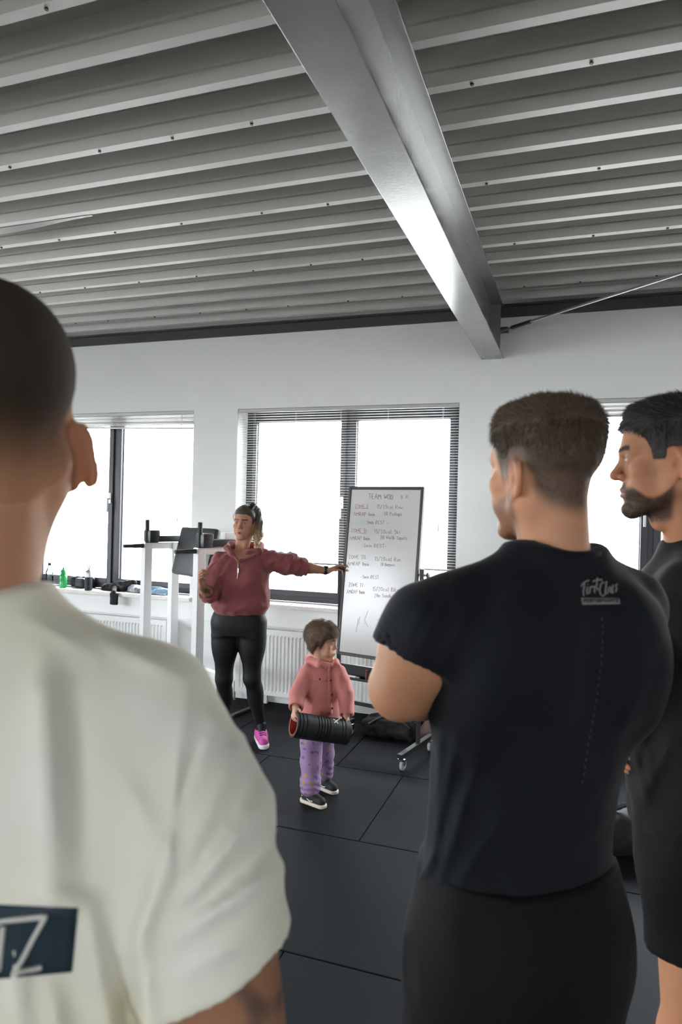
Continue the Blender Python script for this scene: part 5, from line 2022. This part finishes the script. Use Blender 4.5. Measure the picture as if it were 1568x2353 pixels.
# ------------------------------------------------------------------ lettering in single strokes
GL = {
 'A': [[(0, 0), (.4, 1), (.8, 0)], [(.15, .38), (.65, .38)]], 'B': [[(0, 0), (0, 1), (.5, .95), (.55, .7), (.1, .52), (.6, .4), (.6, .1), (0, 0)]],
 'C': [[(.65, .85), (.35, 1), (.05, .7), (.05, .3), (.35, 0), (.65, .12)]], 'D': [[(0, 0), (0, 1), (.5, .85), (.65, .5), (.5, .12), (0, 0)]],
 'E': [[(.6, 1), (0, 1), (0, 0), (.6, 0)], [(0, .52), (.5, .52)]], 'F': [[(.6, 1), (0, 1), (0, 0)], [(0, .52), (.5, .52)]], 'I': [[(.1, 0), (.1, 1)], [(-.05, 1), (.25, 1)], [(-.05, 0), (.25, 0)]],
 'M': [[(0, 0), (.08, 1), (.42, .35), (.76, 1), (.85, 0)]], 'N': [[(0, 0), (0, 1), (.6, 0), (.6, 1)]], 'O': [[(.35, 1), (.05, .75), (.05, .25), (.35, 0), (.65, .25), (.65, .75), (.35, 1)]],
 'P': [[(0, 0), (0, 1), (.5, .95), (.58, .7), (.45, .5), (0, .48)]], 'R': [[(0, 0), (0, 1), (.5, .95), (.55, .7), (.4, .52), (0, .5), (.6, 0)]], 'S': [[(.6, .85), (.3, 1), (.05, .8), (.15, .55), (.55, .42), (.6, .15), (.3, 0), (0, .12)]],
 'T': [[(0, 1), (.75, 1)], [(.37, 1), (.37, 0)]], 'V': [[(0, 1), (.35, 0), (.7, 1)]], 'W': [[(0, 1), (.2, 0), (.42, .7), (.65, 0), (.88, 1)]], 'Z': [[(0, 1), (.6, 1), (0, 0), (.6, 0)]], 'U': [[(0, 1), (0, .25), (.3, 0), (.6, .25), (.6, 1)]],
 'K': [[(0, 0), (0, 1)], [(.55, 1), (0, .45), (.6, 0)]], 'L': [[(0, 1), (0, 0), (.55, 0)]],
 'a': [[(.45, .5), (.2, .6), (.03, .3), (.2, 0), (.45, .2)], [(.45, .6), (.45, .08), (.55, 0)]], 'b': [[(0, 1), (0, 0), (.35, .05), (.45, .3), (.3, .55), (0, .45)]], 'c': [[(.42, .5), (.2, .6), (.03, .3), (.2, 0), (.45, .1)]],
 'd': [[(.45, .5), (.2, .6), (.03, .3), (.2, 0), (.45, .2)], [(.45, 1), (.45, 0)]], 'e': [[(.05, .3), (.45, .35), (.25, .6), (.03, .3), (.2, 0), (.45, .1)]], 'f': [[(.4, .95), (.2, .9), (.2, 0)], [(.05, .55), (.4, .55)]], 'g': [[(.45, .5), (.2, .6), (.03, .3), (.2, .05), (.45, .2)], [(.45, .6), (.42, -.3), (.1, -.3)]],
 'h': [[(0, 1), (0, 0)], [(0, .4), (.25, .6), (.42, .4), (.42, 0)]], 'i': [[(.1, .6), (.1, 0)], [(.1, .8), (.12, .85)]], 'k': [[(0, 1), (0, 0)], [(.4, .6), (0, .25), (.42, 0)]], 'l': [[(.1, 1), (.1, 0), (.2, 0)]],
 'm': [[(0, .6), (0, 0)], [(0, .4), (.2, .6), (.3, .4), (.3, 0)], [(.3, .4), (.48, .6), (.6, .4), (.6, 0)]], 'n': [[(0, .6), (0, 0)], [(0, .4), (.25, .6), (.42, .4), (.42, 0)]], 'o': [[(.22, .6), (.03, .3), (.22, 0), (.44, .3), (.22, .6)]],
 'p': [[(0, .6), (0, -.35)], [(0, .5), (.3, .6), (.42, .3), (.25, 0), (0, .08)]], 'q': [[(.45, .5), (.2, .6), (.03, .3), (.2, 0), (.45, .2)], [(.45, .6), (.45, -.35)]], 'r': [[(0, .6), (0, 0)], [(0, .4), (.2, .6), (.38, .55)]],
 's': [[(.4, .5), (.2, .6), (.05, .45), (.38, .2), (.2, 0), (0, .08)]], 't': [[(.2, .95), (.2, .08), (.38, 0)], [(.02, .6), (.4, .6)]], 'u': [[(0, .6), (.02, .15), (.2, 0), (.4, .2)], [(.42, .6), (.42, 0)]], 'w': [[(0, .6), (.15, 0), (.3, .5), (.45, 0), (.6, .6)]],
 '0': [[(.3, 1), (.05, .7), (.05, .3), (.3, 0), (.55, .3), (.55, .7), (.3, 1)]], '1': [[(.05, .75), (.25, 1), (.25, 0)]], '2': [[(.05, .8), (.3, 1), (.52, .75), (.05, 0), (.55, 0)]], '5': [[(.5, 1), (.1, 1), (.05, .58), (.4, .6), (.5, .3), (.3, 0), (.03, .1)]],
 '8': [[(.3, .52), (.08, .75), (.3, 1), (.52, .75), (.3, .52), (.05, .25), (.3, 0), (.55, .25), (.3, .52)]], '/': [[(0, -.1), (.4, 1.05)]], ':': [[(.1, .5), (.12, .55)], [(.1, .1), (.12, .15)]], '.': [[(.1, 0), (.12, .06)]], '-': [[(.05, .42), (.4, .42)]],
}


def strokes(txt, x0, y0, x1, h, slope=0.0, jit=.05, seed=0):
    """polylines in pixel space: text from x0 to x1 on baseline y0, cap height h"""
    r = np.random.default_rng(seed + len(txt) * 7)
    adv = []
    for ch in txt:
        g = GL.get(ch)
        w = .4 if g is None else max(p[0] for s in g for p in s)
        adv.append(w + .24)
    k = (x1 - x0) / sum(adv)
    out = []
    x = x0
    for ch, a in zip(txt, adv):
        for s in GL.get(ch, []):
            # subdivide for a rounder hand
            pts = [np.array(p) + r.normal(scale=jit * .5, size=2) for p in s]
            if len(pts) > 3:
                sm = [pts[0]]
                for i in range(len(pts) - 1):
                    sm += [pts[i] * .75 + pts[i + 1] * .25, pts[i] * .25 + pts[i + 1] * .75]
                sm.append(pts[-1])
                pts = sm
            out.append([(x + p[0] * k, y0 - p[1] * h + slope * (x + p[0] * k - x0)) for p in pts])
        x += a * k
    return out


# ------------------------------------------------------------------ whiteboard on its mobile stand
M_BOARD = mat('glossy_whiteboard_enamel', (0.60, 0.585, 0.575), 0.16, noise=(6, 0.3, (0.56, 0.54, 0.53)), spec=0.5)
M_INK = mat('faded_red_marker', (0.36, 0.16, 0.13), 0.7)
M_INK2 = mat('faded_grey_marker', (0.24, 0.21, 0.20), 0.7)
M_CHROME = mat('chrome', (0.75, 0.75, 0.75), 0.15, 1.0)
M_TRAY = mat('dark_tray', (0.014, 0.014, 0.015), 0.4)
rB = unit((.978, -.206, 0))
nB = np.array([-rB[1] * -1, 0, 0]) * 0 + unit((-.206, -.978, 0))
uB = unit(np.array([0, 0, 1.0]) * math.cos(math.radians(6)) - nB * math.sin(math.radians(6)))
TL = W(803, 1118, 4.86)
wBd = min(np.linspace(.3, .9, 601), key=lambda w: abs(proj(TL + w * rB)[0] - 975))
hBd = min(np.linspace(.8, 1.6, 801), key=lambda h: abs(proj(TL - h * uB)[1] - 1503))
nT = unit(np.cross(rB, uB))
if nT @ nB < 0:
    nT = -nT
ctr = TL + rB * wBd / 2 - uB * hBd / 2
wb = empty('whiteboard', (ctr[0], ctr[1], 0), 'tall whiteboard in a black frame with faded red workout notes on wheels', 'whiteboard')


def BP(u, v, d=0.0):
    return TL + rB * u - uB * v + nT * d


fw = .022
mb = MB()
Mx = np.stack([rB, nT, uB, TL - uB * hBd], 1)
mb.box((0, -.028, 0), (fw, .004, hBd), .004, Mx).box((wBd - fw, -.028, 0), (wBd, .004, hBd), .004, Mx)
mb.box((fw, -.028, 0), (wBd - fw, .004, fw), .004, Mx).box((fw, -.028, hBd - fw), (wBd - fw, .004, hBd), .004, Mx)
mb.build('board_frame', M_BLACK, wb)
MB().box((fw - .004, -.018, fw - .004), (wBd - fw + .004, -.001, hBd - fw + .004), 0, Mx).build('board_panel', M_BOARD, wb)


def board_px(x, y, off=.0006):
    d = ray(x, y)
    p0 = BP(0, 0, -.001 + off)
    t = ((p0 - CAM) @ nT) / (d @ nT)
    return CAM + d * t


def zx(x):
    return 740 + x / 4.9


def zy(y):
    return 1090 + y / 4.9


LINES = [('TEAM WOD', 525, 275, 810, 58, 0), ('8.8.', 885, 272, 995, 40, 1), ('ZONE I', 372, 378, 525, 42, 0), ('15/20cal Row', 620, 384, 915, 44, 0), ('AMRAP 8min', 358, 465, 600, 42, 0), ('20 Pushups', 700, 462, 905, 42, 0),
         ('- 2min REST -', 465, 556, 755, 40, 1), ('ZONE II:', 330, 652, 520, 42, 0), ('15/20cal Ski', 590, 664, 885, 46, 0), ('AMRAP 8min', 310, 736, 545, 42, 1), ('20 Wallb Squats', 660, 728, 968, 40, 0),
         ('-2min REST-', 450, 818, 735, 40, 1), ('ZONE III:', 300, 948, 515, 42, 1), ('15/20cal Run', 595, 972, 895, 44, 1), ('AMRAP 8min', 290, 1024, 535, 42, 0), ('20 Burpees', 660, 1030, 825, 36, 1),
         ('-2min REST', 440, 1172, 650, 40, 1), ('ZONE IV:', 300, 1262, 490, 42, 0), ('15/20cal Bike', 570, 1312, 870, 46, 0), ('AMRAP 8min', 280, 1340, 485, 42, 0), ('20m Sandbag', 590, 1382, 830, 40, 0)]
mr, mg = MB(), MB()
for i, (t, x0, y0, x1, h, c) in enumerate(LINES):
    for st in strokes(t, zx(x0), zy(y0), zx(x1), h / 4.9, .03, .06, i):
        (mg if c else mr).tube([board_px(*p) for p in st], .0011 if h < 50 else .0016, 5)
for st in (((520, 1535), (480, 1640), (520, 1720)), ((410, 1620), (398, 1700), (385, 1780)), ((430, 1600), (415, 1690)), ((475, 1670), (490, 1690)), ((620, 1640), (640, 1635)), ((430, 1980), (445, 1995)), ((372, 383), (525, 386)), ((400, 660), (500, 668))):
    mr.tube([board_px(zx(x), zy(y)) for x, y in st], .0010, 5)
tag(mr.build('red_writing', M_INK, wb), kind='stuff')
tag(mg.build('grey_writing', M_INK2, wb), kind='stuff')

# stand
piv = ctr - nT * .0
posts = []
for sgn in (-1, 1):
    p = piv + rB * sgn * (wBd / 2 + .022) - np.array([nB[0], nB[1], 0]) * .012
    posts.append(p)
    MB().box((p[0] - .013, p[1] - .013, .10), (p[0] + .013, p[1] + .013, p[2] + .04), .003).build('post', M_BLACK, wb)
    MB().tube([p - rB * sgn * .04, p + rB * sgn * .035], .008, 10).build('pivot_bolt', M_CHROME, wb, True)
    kn_ = p + rB * sgn * .035
    MB().lathe(kn_, [(.006, 0), (.020, .004), (.020, .014), (.010, .018)], 8, rB * sgn).build('clamp_knob', M_BLACK, wb, True)
    f0, f1 = p + nB * .27, p - nB * .22
    MB().bar((f0[0], f0[1], .100), (f1[0], f1[1], .100), .036, .030, bev=.004).build('foot_bar', M_BLACK, wb)
    for q in (f0 - nB * .03, f1 + nB * .03):
        c = np.array([q[0], q[1], 0])
        K = 1.35
        mbh = MB().tube([c + (0, 0, .086), c + (0, 0, .078)], .012, 10).lathe(c + (0, 0, .068), [(.026, 0), (.026, .012), (.020, .016)], 14)
        off = rB * .015 - nB * .018
        mbh.bar(c + off + (0, 0, .074) - rB * .030, c + off + (0, 0, .034) - rB * .030, .034, .003)
        mbh.bar(c + off + (0, 0, .074), c + off + (0, 0, .034), .034, .003)
        cas = mbh.build('caster', M_CHROME, wb, True)
        MB().lathe(c + off + (0, 0, .0345) - rB * .027, [(.026, 0), (.034, .004), (.034, .020), (.026, .024)], 20, rB).build('wheel', M_SOLE, cas, True)
pl, pr = posts
MB().bar((pl[0], pl[1], .30), (pr[0], pr[1], .30), .026, .030, bev=.003).build('cross_bar', M_BLACK, wb)
zt = float(W(800, 1540, (proj(pl)[2]))[2])
tA, tB = np.array([pl[0], pl[1], zt]), np.array([pr[0], pr[1], zt])
fwd = np.array([nB[0], nB[1], 0])
Mt = np.stack([rB, fwd, np.array([0, 0, 1.0]), tA], 1)
Lt = float(np.linalg.norm(tB - tA))
MB().box((.013, -.005, -.03), (Lt - .013, .012, .055), .003, Mt).box((.013, .0, -.034), (Lt - .013, .075, -.026), .003, Mt).box((.013, .07, -.034), (Lt - .013, .077, -.018), .002, Mt).build('marker_tray', M_TRAY, wb)
mk = empty('marker', tuple(tA + fwd * .045), 'white board marker lying in the black tray', 'marker')
MB().tube([tA + rB * .07 + fwd * .045 + (0, 0, -.017), tA + rB * .17 + fwd * .05 + (0, 0, -.017)], .0085, 12).build('barrel', M_WHITEPLASTIC, mk, True)
MB().tube([tA + rB * .17 + fwd * .05 + (0, 0, -.017), tA + rB * .20 + fwd * .051 + (0, 0, -.017)], [.0085, .006], 12).build('cap', M_SOLE, mk, True)
M_REDCAP = mat('dull_orange_plastic', (0.22, 0.05, 0.025), 0.5)
mk2 = empty('marker', tuple(tA + rB * .24 + fwd * .03), 'dull orange marker standing upright in the black tray', 'marker')
MB().lathe(tA + rB * .245 + fwd * .035 + (0, 0, -.026), [(.009, 0), (.009, .045), (.0075, .05)], 12).build('barrel', M_REDCAP, mk2, True)
MB().lathe(tA + rB * .245 + fwd * .035 + (0, 0, .024), [(.0078, 0), (.0078, .014), (.006, .016)], 12).build('cap', M_REDCAP, mk2, True)

# ------------------------------------------------------------------ dip station
M_WHITESTEEL = mat('white_powder_coat', (0.74, 0.74, 0.73), 0.4)
M_PAD = mat('black_vinyl_pad', (0.014, 0.015, 0.017), 0.42, bump=(200, 0.2))
M_GRIP = mat('black_foam_grip', (0.018, 0.019, 0.022), 0.65)
FA, NA = W(338, 1247, 5.52), W(459, 1264, 4.97)
HT = 1.335
FA[2] = NA[2] = HT
wv = NA - FA
rv = unit(np.array([-wv[1], wv[0], 0]))
if rv @ _R < 0:
    rv = -rv
wv = unit(wv)
ds = empty('dip_station', tuple(np.append((FA + NA)[:2] / 2, 0)), 'white steel dip station with black pads and grips by the window', 'dip station')
Ld = .25
up3 = np.array([0, 0, 1.0])
fronts, rears = [FA, NA], [FA + rv * Ld, NA + rv * Ld]
for i, (p, q) in enumerate(zip(fronts, rears)):
    MB().box((-.033, -.033, 0), (.033, .033, HT), .005, np.stack([rv, wv, up3, np.array([p[0], p[1], 0])], 1)).build('front_post', M_WHITESTEEL, ds)
    MB().box((-.033, -.033, 0), (.033, .033, HT), .005, np.stack([rv, wv, up3, np.array([q[0], q[1], 0])], 1)).build('rear_post', M_WHITESTEEL, ds)
    MB().bar(p + rv * .03 - up3 * .025, q - rv * .03 - up3 * .025, .05, .05, bev=.004).build('arm_bar', M_WHITESTEEL, ds)
    c = p + rv * .16
    MB().box((-.10, -.055, .005), (.13, .055, .060), .018, np.stack([rv, wv, up3, c], 1)).build('arm_pad', M_PAD, ds, True)
    MB().box((-.05, -.055, .0), (.045, .055, .105), .018, np.stack([rv, wv, up3, p + rv * .045], 1)).build('elbow_pad', M_PAD, ds, True)
    g0 = p + rv * .0
    MB().tube([g0 + up3 * .0, g0 + up3 * .185], .0165, 14).build('upright_grip', M_GRIP, ds, True)
    h0 = p - up3 * .025 - rv * .03
    MB().tube([h0, h0 - rv * .09], .017, 14).tube([h0 - rv * .085, h0 - rv * .17], .0145, 14).build('dip_handle', M_GRIP, ds, True)
    MB().bar((p[0] - rv[0] * .25, p[1] - rv[1] * .25, .03), (q[0] + rv[0] * .04, q[1] + rv[1] * .04, .03), .06, .058, bev=.004).build('base_bar', M_WHITESTEEL, ds)
    for e in (p - rv * .25, q + rv * .05):
        MB().box((-.02, -.035, 0), (.02, .035, .066), .006, np.stack([rv, wv, up3, np.array([e[0], e[1], 0])], 1)).build('rubber_foot', M_GRIP, ds)
r0, r1 = rears
MB().bar((r0[0], r0[1], .35), (r1[0], r1[1], .35), .05, .05, bev=.004).build('rear_cross_bar', M_WHITESTEEL, ds)
MB().bar((r0[0], r0[1], HT - .09), (r1[0], r1[1], HT - .09), .05, .05, bev=.004).build('rear_cross_bar', M_WHITESTEEL, ds)
bc_ = (r0 + r1) / 2 - rv * .02
tl = math.radians(13)
nb_ = unit(-rv * math.cos(tl) + up3 * math.sin(tl) * 1)
ub_ = unit(up3 * math.cos(tl) + rv * math.sin(tl))
MB().box((-.25, -.05, -.23), (.25, .012, .16), .028, np.stack([wv, nb_, ub_, bc_ + up3 * -.02 - rv * .03], 1)).build('back_pad', M_PAD, ds, True)
MB().box((-.05, -.03, -.05), (.05, .03, .07), .004, np.stack([rv, wv, up3, r1 + up3 * .04], 1)).build('bracket', M_WHITESTEEL, ds)

# ------------------------------------------------------------------ things on the window sill
M_GREEN = mat('green_plastic', (0.02, 0.36, 0.09), 0.3, coat=.3)
M_CLEAR = glass_mat('clear_plastic', (0.86, 0.90, 0.93), 0.35)
M_STEELB = mat('brushed_steel', (0.55, 0.55, 0.56), 0.3, 0.8)
M_BLACKCLOTH = mat('black_cloth', (0.009, 0.009, 0.011), 0.75, bump=(300, .4), spec=.35)
M_NAVYCLOTH = mat('dark_navy_pouch', (0.016, 0.020, 0.028), 0.6, bump=(300, .3))
M_PALECLOTH = mat('pale_grey_cotton', (0.50, 0.52, 0.55), 0.9, noise=(26, .9, (0.06, 0.07, 0.09)), bump=(200, .4))
M_JEANS = mat('washed_blue_denim', (0.16, 0.26, 0.36), 0.9, noise=(60, .7, (0.34, 0.46, 0.55)), bump=(300, .4))
SH = SILL_H


def sill(px, py):
    p = WZ(px, py, SH)
    p[1] = min(max(p[1], Y1 - .03), FY - .06)
    # keep the picture column: slide along the ray's trace in x
    d = ray(px, py)
    p[0] = CAM[0] + d[0] * (p[1] - CAM[1]) / d[1]
    return p


p = sill(113, 1346)
o = empty('water_bottle', tuple(p), 'clear plastic water bottle with a dark cap beside the green bottle', 'bottle')
MB().lathe(p, [(.030, 0), (.036, .006), (.036, .12), (.034, .135), (.030, .15), (.016, .185), (.013, .20)], 24).build('bottle_body', M_CLEAR, o, True)
MB().lathe(p, [(.0135, .198), (.016, .20), (.016, .222), (.013, .225)], 16).build('cap', M_BLACK, o, True)
MB().lathe(p, [(.0345, .004), (.0345, .055)], 24).build('water', glass_mat('water', (.75, .80, .84), .3), o, True)
p = sill(145, 1350)
o = empty('sports_bottle', tuple(p), 'bright green plastic sports bottle on the sill', 'bottle')
MB().lathe(p, [(.030, 0), (.036, .006), (.036, .05), (.033, .062), (.036, .075), (.036, .105), (.030, .122), (.024, .128)], 24).build('bottle_body', M_GREEN, o, True)
MB().lathe(p, [(.024, .126), (.031, .132), (.030, .150), (.018, .172), (.010, .178)], 24).build('cap', M_GREEN, o, True)
MB().lathe(p, [(.008, .176), (.008, .190), (.006, .193)], 12).build('spout', M_BLACK, o, True)
p = sill(203, 1357)
o = empty('steel_flask', tuple(p), 'steel flask with a dark lower half and ring cap on the sill', 'flask')
MB().lathe(p, [(.030, 0), (.034, .005), (.034, .125)], 24).build('sleeve', M_NAVYCLOTH, o, True)
MB().lathe(p, [(.0335, .124), (.0335, .165), (.028, .18), (.016, .19), (.016, .205)], 24).build('bottle_body', M_STEELB, o, True)
MB().tube([p + np.array([math.cos(a) * .013, 0, .222 + math.sin(a) * .018]) for a in np.linspace(-.5 * math.pi, 1.5 * math.pi, 14)], .004, 8).build('carry_ring', M_BLACK, o, True)


def lump(name, label, cat, m, prims, root, seed, amp=.006, h=.006, group=None):
    o = empty(name, tuple(root), label, cat, group)
    S = Shape()
    for pr, k in prims:
        S.u(pr, k)
    S.disp(lambda X, Y, Z: amp * wob(X, Y, Z, 45, seed) + amp * .5 * wob(X, Y, Z, 110, seed + 3) + amp * .35 * np.abs(wob(X, Y, Z, 70, seed + 5)))
    S.cut((0, 0, root[2] + .0005), (0, 0, -1))
    v, f = S.mesh(h)
    mesh_obj('fabric', relax(v, f), f, m, o, True)
    return o


p = sill(185, 1351)
o = empty('pouch', tuple(p), 'dark zipped pouch between the green bottle and the flask', 'pouch')
S = Shape().u(rbox(p + (0, 0, .048), (.052, .030, .048), .022))
S.disp(lambda X, Y, Z: .002 * wob(X, Y, Z, 60, 2))
v, f = S.mesh(.005)
mesh_obj('fabric', v, f, M_NAVYCLOTH, o, True)
MB().tube([p + (-.05, -.031, .055), p + (.0, -.033, .062), p + (.05, -.031, .058)], .003, 6).build('zip', M_BLACK, o, True)
MB().box(p + (-.06, -.05, 0), p + (.06, -.036, .006), .002).build('flap', M_BLACK, o)
p = sill(195, 1340) + np.array([0, .018, 0])
lump('rucksack', 'black rucksack slumped behind the bottles on the sill', 'bag', M_BLACKCLOTH,
     [(rbox(p + (-.12, .02, .05), (.06, .04, .05), .025), 0), (rbox(p + (.02, .02, .05), (.08, .045, .055), .03), .03), (rc(p + (.0, 0, .08), p + (.06, .0, .10), .02, .012), .02)], p, 2)
p = sill(265, 1357)
o = lump('black_jacket', 'crumpled black jacket with one sleeve hanging off the sill', 'jacket', M_BLACKCLOTH,
         [(ell(p + (-.02, .02, .025), (.13, .06, .045)), 0), (rc(p + (.0, .03, .05), p + (.17, .04, .075), .035, .03), .03), (rc(p + (-.12, .0, .015), p + (.1, -.02, .015), .022, .03), .03)], p, 4, .008)
S = Shape()
e0 = p + np.array([.0, -.05, .02])
sq = WY(262, 1376, Y1 - .072)
S.u(rbox(sq, (.042, .012, .055), .010)).u(rc(p + (.0, -.0, .03), sq + (-.005, .004, .06), .03, .016), .02).u(rc(sq + (-.005, .004, .06), sq, .016, .014), .02)
S.disp(lambda X, Y, Z: .003 * wob(X, Y, Z, 70, 3))
v, f = S.mesh(.005)
mesh_obj('sleeve', v, f, M_BLACKCLOTH, o, True)
p = sill(315, 1361)
lump('folded_shirt', 'crumpled pale grey shirt next to the black jacket on the sill', 'shirt', M_PALECLOTH,
     [(ell(p + (.02, .02, .03), (.13, .065, .042)), 0), (rc(p + (-.08, -.01, .015), p + (.12, -.02, .012), .022, .018), .03)], p, 6, .009)
p = sill(365, 1366)
o = empty('rolled_jeans', tuple(p), 'rolled washed blue jeans at the end of the sill', 'jeans')
S = Shape()
S.u(rc(p + (-.06, .0, .034), p + (.075, .0, .030), .034, .030)).u(rc(p + (-.06, -.03, .018), p + (.08, -.035, .016), .018, .016), .01)
S.disp(lambda X, Y, Z: .0035 * np.sin(np.arctan2(Z - SH - .032, Y - p[1]) * 4 + X * 30) + .003 * wob(X, Y, Z, 70, 4))
v, f = S.mesh(.0045)
mesh_obj('fabric', v, f, M_JEANS, o, True)
p = sill(92, 1348)
MB().box(p + (-.04, -.03, 0), p + (.035, .03, .009), .003).build('phone', M_BLACK)
tag(bpy.data.objects['phone'], 'flat black phone lying at the very end of the sill', 'phone')

# ------------------------------------------------------------------ things on the floor
fl = WZ(895, 1700, 0)
o = lump('gym_bag', 'flat black gym bag on the floor behind the whiteboard stand', 'bag', M_BLACKCLOTH,
         [(rbox(fl + (-.02, .12, .06), (.20, .13, .065), .05), 0), (rc(fl + (-.16, .05, .10), fl + (.12, .03, .12), .03, .03), .04), (rc(fl + (.05, .08, .10), fl + (.16, .14, .12), .03, .03), .04)], fl, 5, .010, .008)
MB().tube([fl + np.array([-.15 + .30 * t, -.01, .10 + .07 * math.sin(math.pi * t)]) for t in np.linspace(0, 1, 12)], .010, 8).build('handle', M_BLACK, o, True)
M_DUSTY = mat('dusty_pink_jacket', (0.23, 0.155, 0.145), 0.85, noise=(40, .4, (0.17, 0.11, 0.10)), bump=(200, .4))
q0, q1 = W(1012, 1632, 5.02), W(968, 1684, 4.96)
gz = np.array([q1[0] + .13, q1[1] + .04, 0])
lump('pink_jacket', 'dusty pink jacket heaped on the floor beside the whiteboard wheel', 'jacket', M_DUSTY,
     [(rc(q0, q1, .045, .022), 0), (rc(q0, gz + (.05, .02, .05), .06, .09), .04), (rc(q1, gz + (0, 0, .03), .02, .06), .05)], gz, 7, .008, .007)
db = WZ(1425, 1992, 0)
o = lump('duffel_bag', 'black duffel bag on the floor between the two dark-shirted men', 'bag', M_BLACKCLOTH,
         [(rc(db + (-.12, .10, .10), db + (.22, .18, .115), .10, .11), 0)], db, 8, .007, .009)
MB().tube([db + np.array([-.05 + .22 * t, .12 + .05 * t, .195 + .05 * math.sin(math.pi * t)]) for t in np.linspace(0, 1, 12)], .011, 8).build('handle', M_BLACK, o, True)
a, b = WZ(524, 1652, 0), WZ(583, 1628, 0)
MB().bar(a + (0, 0, .012), b + (0, 0, .012), .035, .022, bev=.005).build('floor_bar', M_BLACK)
tag(bpy.data.objects['floor_bar'], 'narrow black bar lying on the floor behind the woman', 'bar')

# ------------------------------------------------------------------ prints on the shirts
def tree_of(o):
    me = o.data
    M_ = np.array(abs_loc(o))
    return BVHTree.FromPolygons([tuple(np.array(v.co) + M_) for v in me.vertices], [tuple(pp.vertices) for pp in me.polygons])


M_PRINT = mat('grey_shirt_print', (0.15, 0.145, 0.14), 0.8)
M_PRINTDIM = mat('dim_grey_shirt_print', (0.030, 0.029, 0.028), 0.8)
M_NAVYPRINT = mat('navy_shirt_print', (0.008, 0.022, 0.036), 0.7)
M_CREAMPRINT = mat('cream_shirt_print', (0.55, 0.53, 0.48), 0.8)
t2 = tree_of(tee2)


def draw(tree, sts, r, name, m, parent, off=.0004, n=5):
    mb = MB()
    for st in sts:
        pts = []
        for i in range(len(st) - 1):
            a_, b_ = np.array(st[i], float), np.array(st[i + 1], float)
            k_ = max(1, int(np.hypot(*(b_ - a_)) / 6))
            pts += [a_ + (b_ - a_) * j / k_ for j in range(k_)]
        pts.append(np.array(st[-1], float))
        q = [on_surface(tree, x, y, off) for x, y in pts]
        q = [z_[0] for z_ in q if z_ is not None]
        if len(q) > 1:
            mb.tube(q, r, n)
    if mb.v:
        mb.build(name, m, parent, True)


def lx(x):
    return 1300 + x * 180 / 1568


def ly(y):
    return 1280 + y * 180 / 1568


SCRIPT = [[(310, 590), (345, 530), (400, 490), (465, 465)], [(375, 500), (370, 600), (350, 690), (365, 780)], [(435, 600), (420, 690), (430, 735), (475, 720), (490, 640), (485, 600)], [(440, 545), (445, 550)], [(490, 610), (520, 590), (550, 600)], [(550, 600), (575, 570), (580, 720)],
          [(635, 410), (620, 560), (610, 600), (635, 640), (640, 670)], [(540, 490), (620, 460), (730, 450)], [(775, 520), (740, 500), (700, 560), (680, 660), (700, 750), (740, 785), (790, 750), (800, 640), (820, 490)], [(800, 640), (810, 730), (840, 730)], [(900, 600), (860, 620), (850, 720), (900, 690), (910, 600), (915, 720)],
          [(950, 560), (940, 640), (950, 720), (905, 710)], [(1035, 545), (1000, 570), (1020, 640), (1000, 700)]]
draw(t2, [[(lx(x), ly(y)) for x, y in s_] for s_ in SCRIPT], .00165, 'logo_script', M_PRINT, p2)
draw(t2, [[(lx(x) - .4, ly(y)), (lx(x) + .8, ly(y) + 1)] for x, y in ((520, 395), (580, 340), (662, 318), (738, 355), (790, 415))], .0013, 'logo_crown', M_PRINTDIM, p2)
patch(t2, ((lx(312), ly(815)), (lx(1080), ly(822)), (lx(1095), ly(940)), (lx(335), ly(955))), .0006, 'logo_bar', M_PRINT, p2, 9, 3, .002)
draw(t2, strokes('PERFORMANCE', lx(350), ly(915), lx(1075), 7.6, -.01, .01, 3), .0006, 'logo_letters', M_TEE_BLACK, p2, .0012)
dash = []
path_ = [(1384, 1418), (1385, 1470), (1381, 1530), (1372, 1600), (1362, 1660), (1352, 1710), (1344, 1770), (1338, 1800)]
yy = 1418
while yy < 1800:
    xx = np.interp(yy, [q[1] for q in path_], [q[0] for q in path_])
    x2 = np.interp(yy + 9, [q[1] for q in path_], [q[0] for q in path_])
    dash.append([(xx, yy), (x2, yy + 8)])
    yy += 17
draw(t2, dash, .0011, 'spine_print', M_PRINTDIM, p2)
t1 = tree_of(tee1)
patch(t1, ((-150, 2072), (180, 2086), (166, 2232), (-150, 2262)), .0010, 'back_print', M_NAVYPRINT, p1, 14, 8, .003)
draw(t1, [[(-60, 2130), (12, 2112), (108, 2100), (70, 2165), (32, 2232), (95, 2218)]], .0022, 'print_letter', M_CREAMPRINT, p1, .0022, 6)
draw(t1, [[(-30, 2235), (2, 2222), (10, 2125)]], .0022, 'print_letter', M_CREAMPRINT, p1, .0022, 6)
